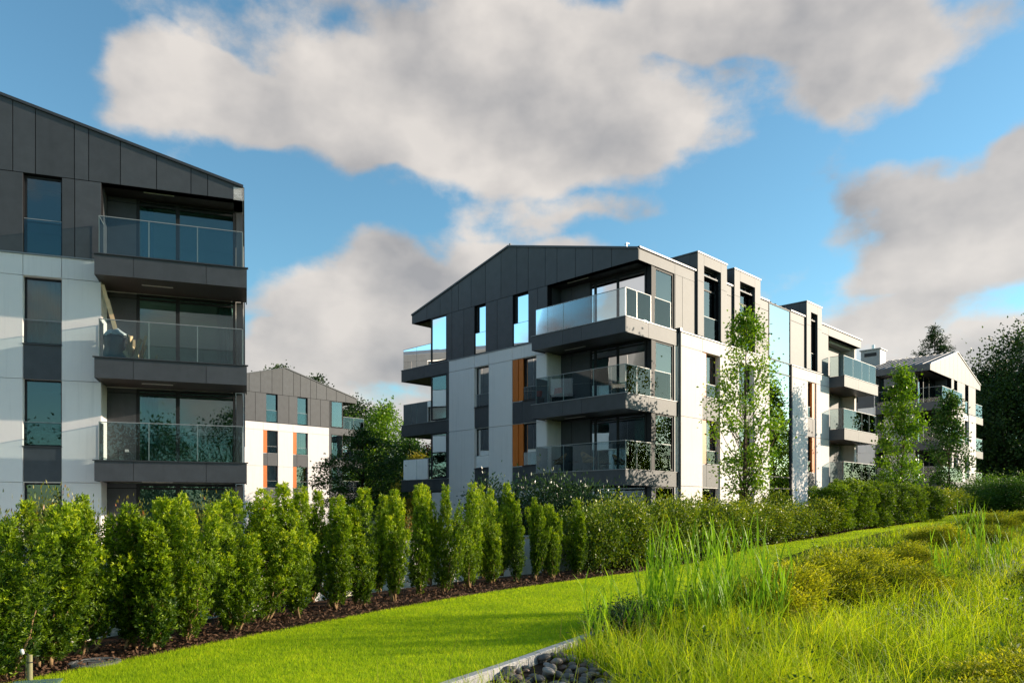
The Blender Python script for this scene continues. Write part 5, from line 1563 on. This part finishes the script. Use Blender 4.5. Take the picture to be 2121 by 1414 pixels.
# low white wall behind the hedge
GWALL = HB + left * .9
gw = empty('garden_wall', (0, 0, 0), 'low white garden wall seen through gaps in the yew hedge', 'wall')
dc = np.r_[0, np.cumsum(np.linalg.norm(np.diff(GWALL, axis=0), axis=1))]
def alg(d): return np.array([np.interp(d, dc, GWALL[:, j]) for j in (0, 1)])
d = np.interp(8.5, GWALL[:, 1], dc); d_end = np.interp(20.5, GWALL[:, 1], dc)
while d < d_end:
    a, b = alg(d + .01), alg(d + 1.99)
    tt = (b - a) / np.linalg.norm(b - a); nn = np.array([tt[1], -tt[0]])
    mb = MB(); q = [a - nn * .07, b - nn * .07, b + nn * .07, a + nn * .07]; mb.prism([(*p, -.25) for p in q], [(*p, .86) for p in q]); mb.build('wall_panel', 'white_render', gw)
    mb = MB(); q = [a - nn * .10, b - nn * .10, b + nn * .10, a + nn * .10]; mb.prism([(*p, .86) for p in q], [(*p, .90) for p in q]); mb.build('coping', 'concrete', gw)
    d += 2.0
for i, (u, Y) in enumerate(((437, 13.6), (118, 10.2))):
    x = (u - 1060.5) / 1560 * Y
    t_ = empty('louvre_unit', (x, Y, -.22), ['grey louvred ventilation unit behind the seventh yew', 'grey louvred unit behind the yews at far left'][i], 'vent', 'louvred units behind the hedge', rz=.6)
    mb = MB(); mb.box(-.42, .42, .0, .45, 0, 1.35); mb.build('housing', 'flashing', t_)
    for j in range(11):
        mb = MB(); z = .12 + j * .105
        mb.prism([(-.38, -.005, z), (.38, -.005, z), (.38, -.005, z + .02), (-.38, -.005, z + .02)], [(-.38, -.06, z - .04), (.38, -.06, z - .04), (.38, -.06, z - .02), (-.38, -.06, z - .02)])
        mb.build('slat', 'flashing', t_)

# ---------------------------------------------------------------- things on the balconies
def wpt(face, s_, z, k):
    p = face.pt(s_, z, k); return Vector((p[0] + face.o.x, p[1] + face.o.y, p[2] + face.o.z))
# rubbish bag on the left block
p = wpt(GA, 3.80, 6.20, .45)
t_ = empty('rubbish_bag', p, 'full black rubbish bag with white film on top on the middle left balcony', 'bag')
mb = MB(); prof = [(.05, 0), (.24, .02), (.27, .12), (.25, .3), (.27, .45), (.255, .6), (.27, .68)]
mb.lathe(prof, 22)
rb = random.Random(5)
mb.v = [(v[0] * (1 + .12 * math.sin(v[2] * 23 + v[0] * 30)) , v[1] * (1 + .12 * math.sin(v[2] * 19 + v[0] * 21)), v[2] + .015 * math.sin(v[0] * 40)) for v in mb.v]
mb.v = [(v[0] * 1.15, v[1] * 1.15, v[2] * 1.05) for v in mb.v]
mb.build('bag_body', 'black_plastic', t_, True)
mb = MB(); mb.lathe([(.25, .66), (.27, .70), (.20, .80), (.10, .86), (.02, .88)], 18)
mb.v = [(v[0] * (1 + .2 * math.sin(v[1] * 30 + v[2] * 25)), v[1] * (1 + .2 * math.sin(v[0] * 28)), v[2] + .03 * math.sin(v[0] * 26 + v[1] * 19)) for v in mb.v]
mb.v = [(v[0] * 1.15, v[1] * 1.15, v[2] * 1.08 + .0) for v in mb.v]
mb.build('film_top', 'clear_film', t_, True)
p = wpt(GA, 3.30, 6.20, .35)
t_ = empty('timber_offcuts', p, 'heap of pale timber offcuts beside the rubbish bag', 'timber')
rb = random.Random(9)
for i in range(16):
    L = rb.uniform(.35, .95); w_ = rb.uniform(.03, .09); h_ = rb.uniform(.02, .05)
    mb = MB(); mb.box(-w_, w_, -h_ / 2, h_ / 2, 0, L)
    o = mb.build('offcut', 'timber', t_); o.location = (rb.uniform(-.25, .22), rb.uniform(-.22, .22), .02); o.rotation_euler = (rb.uniform(-.5, .5), rb.uniform(-.75, .3), rb.uniform(0, 3))
p = wpt(GA, 3.62, 6.20, -.1)
t_ = empty('leaning_plank', p, 'long timber plank leaning in the balcony corner above the rubbish bag', 'plank')
for nm, bxx in (('plank', (-.05, .05, -.016, .016, 0, 2.45)), ('batten', (.05, .075, -.012, .012, .3, 2.0))):
    mb = MB(); mb.box(*bxx); o = mb.build(nm, 'timber', t_); o.rotation_euler = (.08, -.24, .34)

def wicker_chair(p, rz, label):
    t_ = empty('wicker_chair', p, label, 'chair', 'wicker chairs on the balcony', rz=rz)
    mb = MB(); n_, m_ = 13, 7
    V = []
    for i in range(n_):
        a = math.pi * (-.18 + 1.36 * i / (n_ - 1))
        bk = .5 - .5 * math.cos(2 * math.pi * i / (n_ - 1))
        for j in range(m_):
            f = j / (m_ - 1)
            r_ = .24 + .07 * f
            z = .42 + f * (.16 + .30 * bk ** 1.3)
            V.append((r_ * math.cos(a), (r_ * math.sin(a)) * .95 + .05 * f * bk, z))
    nv = len(V)
    mb.v = V + [(x * .94, y * .94, z) for x, y, z in V]
    for i in range(n_ - 1):
        for j in range(m_ - 1):
            q = (i * m_ + j, (i + 1) * m_ + j, (i + 1) * m_ + j + 1, i * m_ + j + 1)
            if (i + j) % 3 != 0 or j in (0, m_ - 2):
                mb.f.append(q); mb.f.append(tuple(k + nv for k in q)[::-1])
    mb.build('backrest', 'wicker', t_)
    mb = MB(); mb.lathe([(.02, .38), (.20, .385), (.26, .42), (.25, .44), (.18, .425), (.02, .42)], 18); mb.build('seat', 'wicker', t_, True)
    mb = MB(); mb.tube([V[i * m_ + m_ - 1] for i in range(n_)], [.016] * n_, 6); mb.build('rim', 'wicker', t_, True)
    for sx_, sy_ in ((1, 1), (1, -1), (-1, 1), (-1, -1)):
        mb = MB(); mb.tube([(.14 * sx_, .14 * sy_, .39), (.23 * sx_, .23 * sy_, 0)], [.009, .008], 6); mb.build('leg', 'frame', t_)
    return t_
wicker_chair(wpt(G, 4.25, 3.26, .15), math.radians(-70), 'left wicker chair on the lowest corner balcony of the centre block')
wicker_chair(wpt(G, 2.55, 3.26, .15), math.radians(40), 'right wicker chair on the lowest corner balcony of the centre block')
p = wpt(G, 3.4, 3.26, .15)
t_ = empty('side_table', p, 'small dark round table between the two wicker chairs', 'table')
mb = MB(); mb.lathe([(.28, .46), (.29, .47), (.28, .485), (.0, .485)], 20); mb.build('table_top', 'frame', t_)
for k in range(3):
    a = k * 2.094; mb = MB(); mb.tube([(.10 * math.cos(a), .10 * math.sin(a), .46), (.22 * math.cos(a), .22 * math.sin(a), 0)], [.01, .01], 6); mb.build('leg', 'frame', t_)
p = wpt(G, 4.1, 6.36, .1)
t_ = empty('storage_bench', p, 'dark storage bench with red cushion on the middle corner balcony', 'bench', rz=math.radians(-45))
mb = MB(); mb.box(-.55, .55, -.22, .22, .04, .40); mb.build('box', 'frame', t_)
mb = MB(); mb.box(-.57, .57, -.24, .24, .405, .44); mb.build('lid', 'dark_panel', t_)
mb = MB(); mb.box(-.50, -.12, -.06, .06, 0, .32); o = mb.build('cushion', 'red_fabric', t_); o.location = (0, .05, .44); o.rotation_euler = (-.2, 0, 0)
def pot_plant(p, label, mat, leafmat, h):
    t_ = empty('potted_plant', p, label, 'plant', 'potted plants on balconies')
    mb = MB(); mb.lathe([(.12, 0), (.17, .28), (.18, .30), (.15, .30), (.145, .26)], 16); mb.build('pot', mat, t_, True)
    n_ = 420
    C = np.c_[rng.normal(size=(n_, 2)) * .10, .3 + np.abs(rng.normal(size=n_)) * h * .35]
    V, F, T = leaves(C, np.c_[C[:, :2] * 6 + rng.normal(size=(n_, 2)) * .4, np.full(n_, .7)], rng.uniform(.12, .3, n_), .025, rng.uniform(.2, .8, n_))
    link('foliage', np_mesh('pot_foliage', V, F, leafmat, T), t_); return t_
pot_plant(wpt(Rr, 20.9, 6.36, .55), 'spiky green potted plant on the middle far balcony of the centre block', 'pot', 'mid_leaf', .9)
pf = pot_plant(wpt(GD, .6, FD[2], .5), 'potted plant with pink flowers on a balcony of the far right block', 'pot', 'mid_leaf', .7)
mb = MB()
for i in range(14):
    c = Vector((rb.uniform(-.25, .25), rb.uniform(-.25, .25), rb.uniform(.7, 1.15)))
    mb.tube([c, c + Vector((0, 0, .05)), c + Vector((0, 0, .10))], [.02, .07, .03], 6)
mb.build('flowers', 'pink_petal', pf)
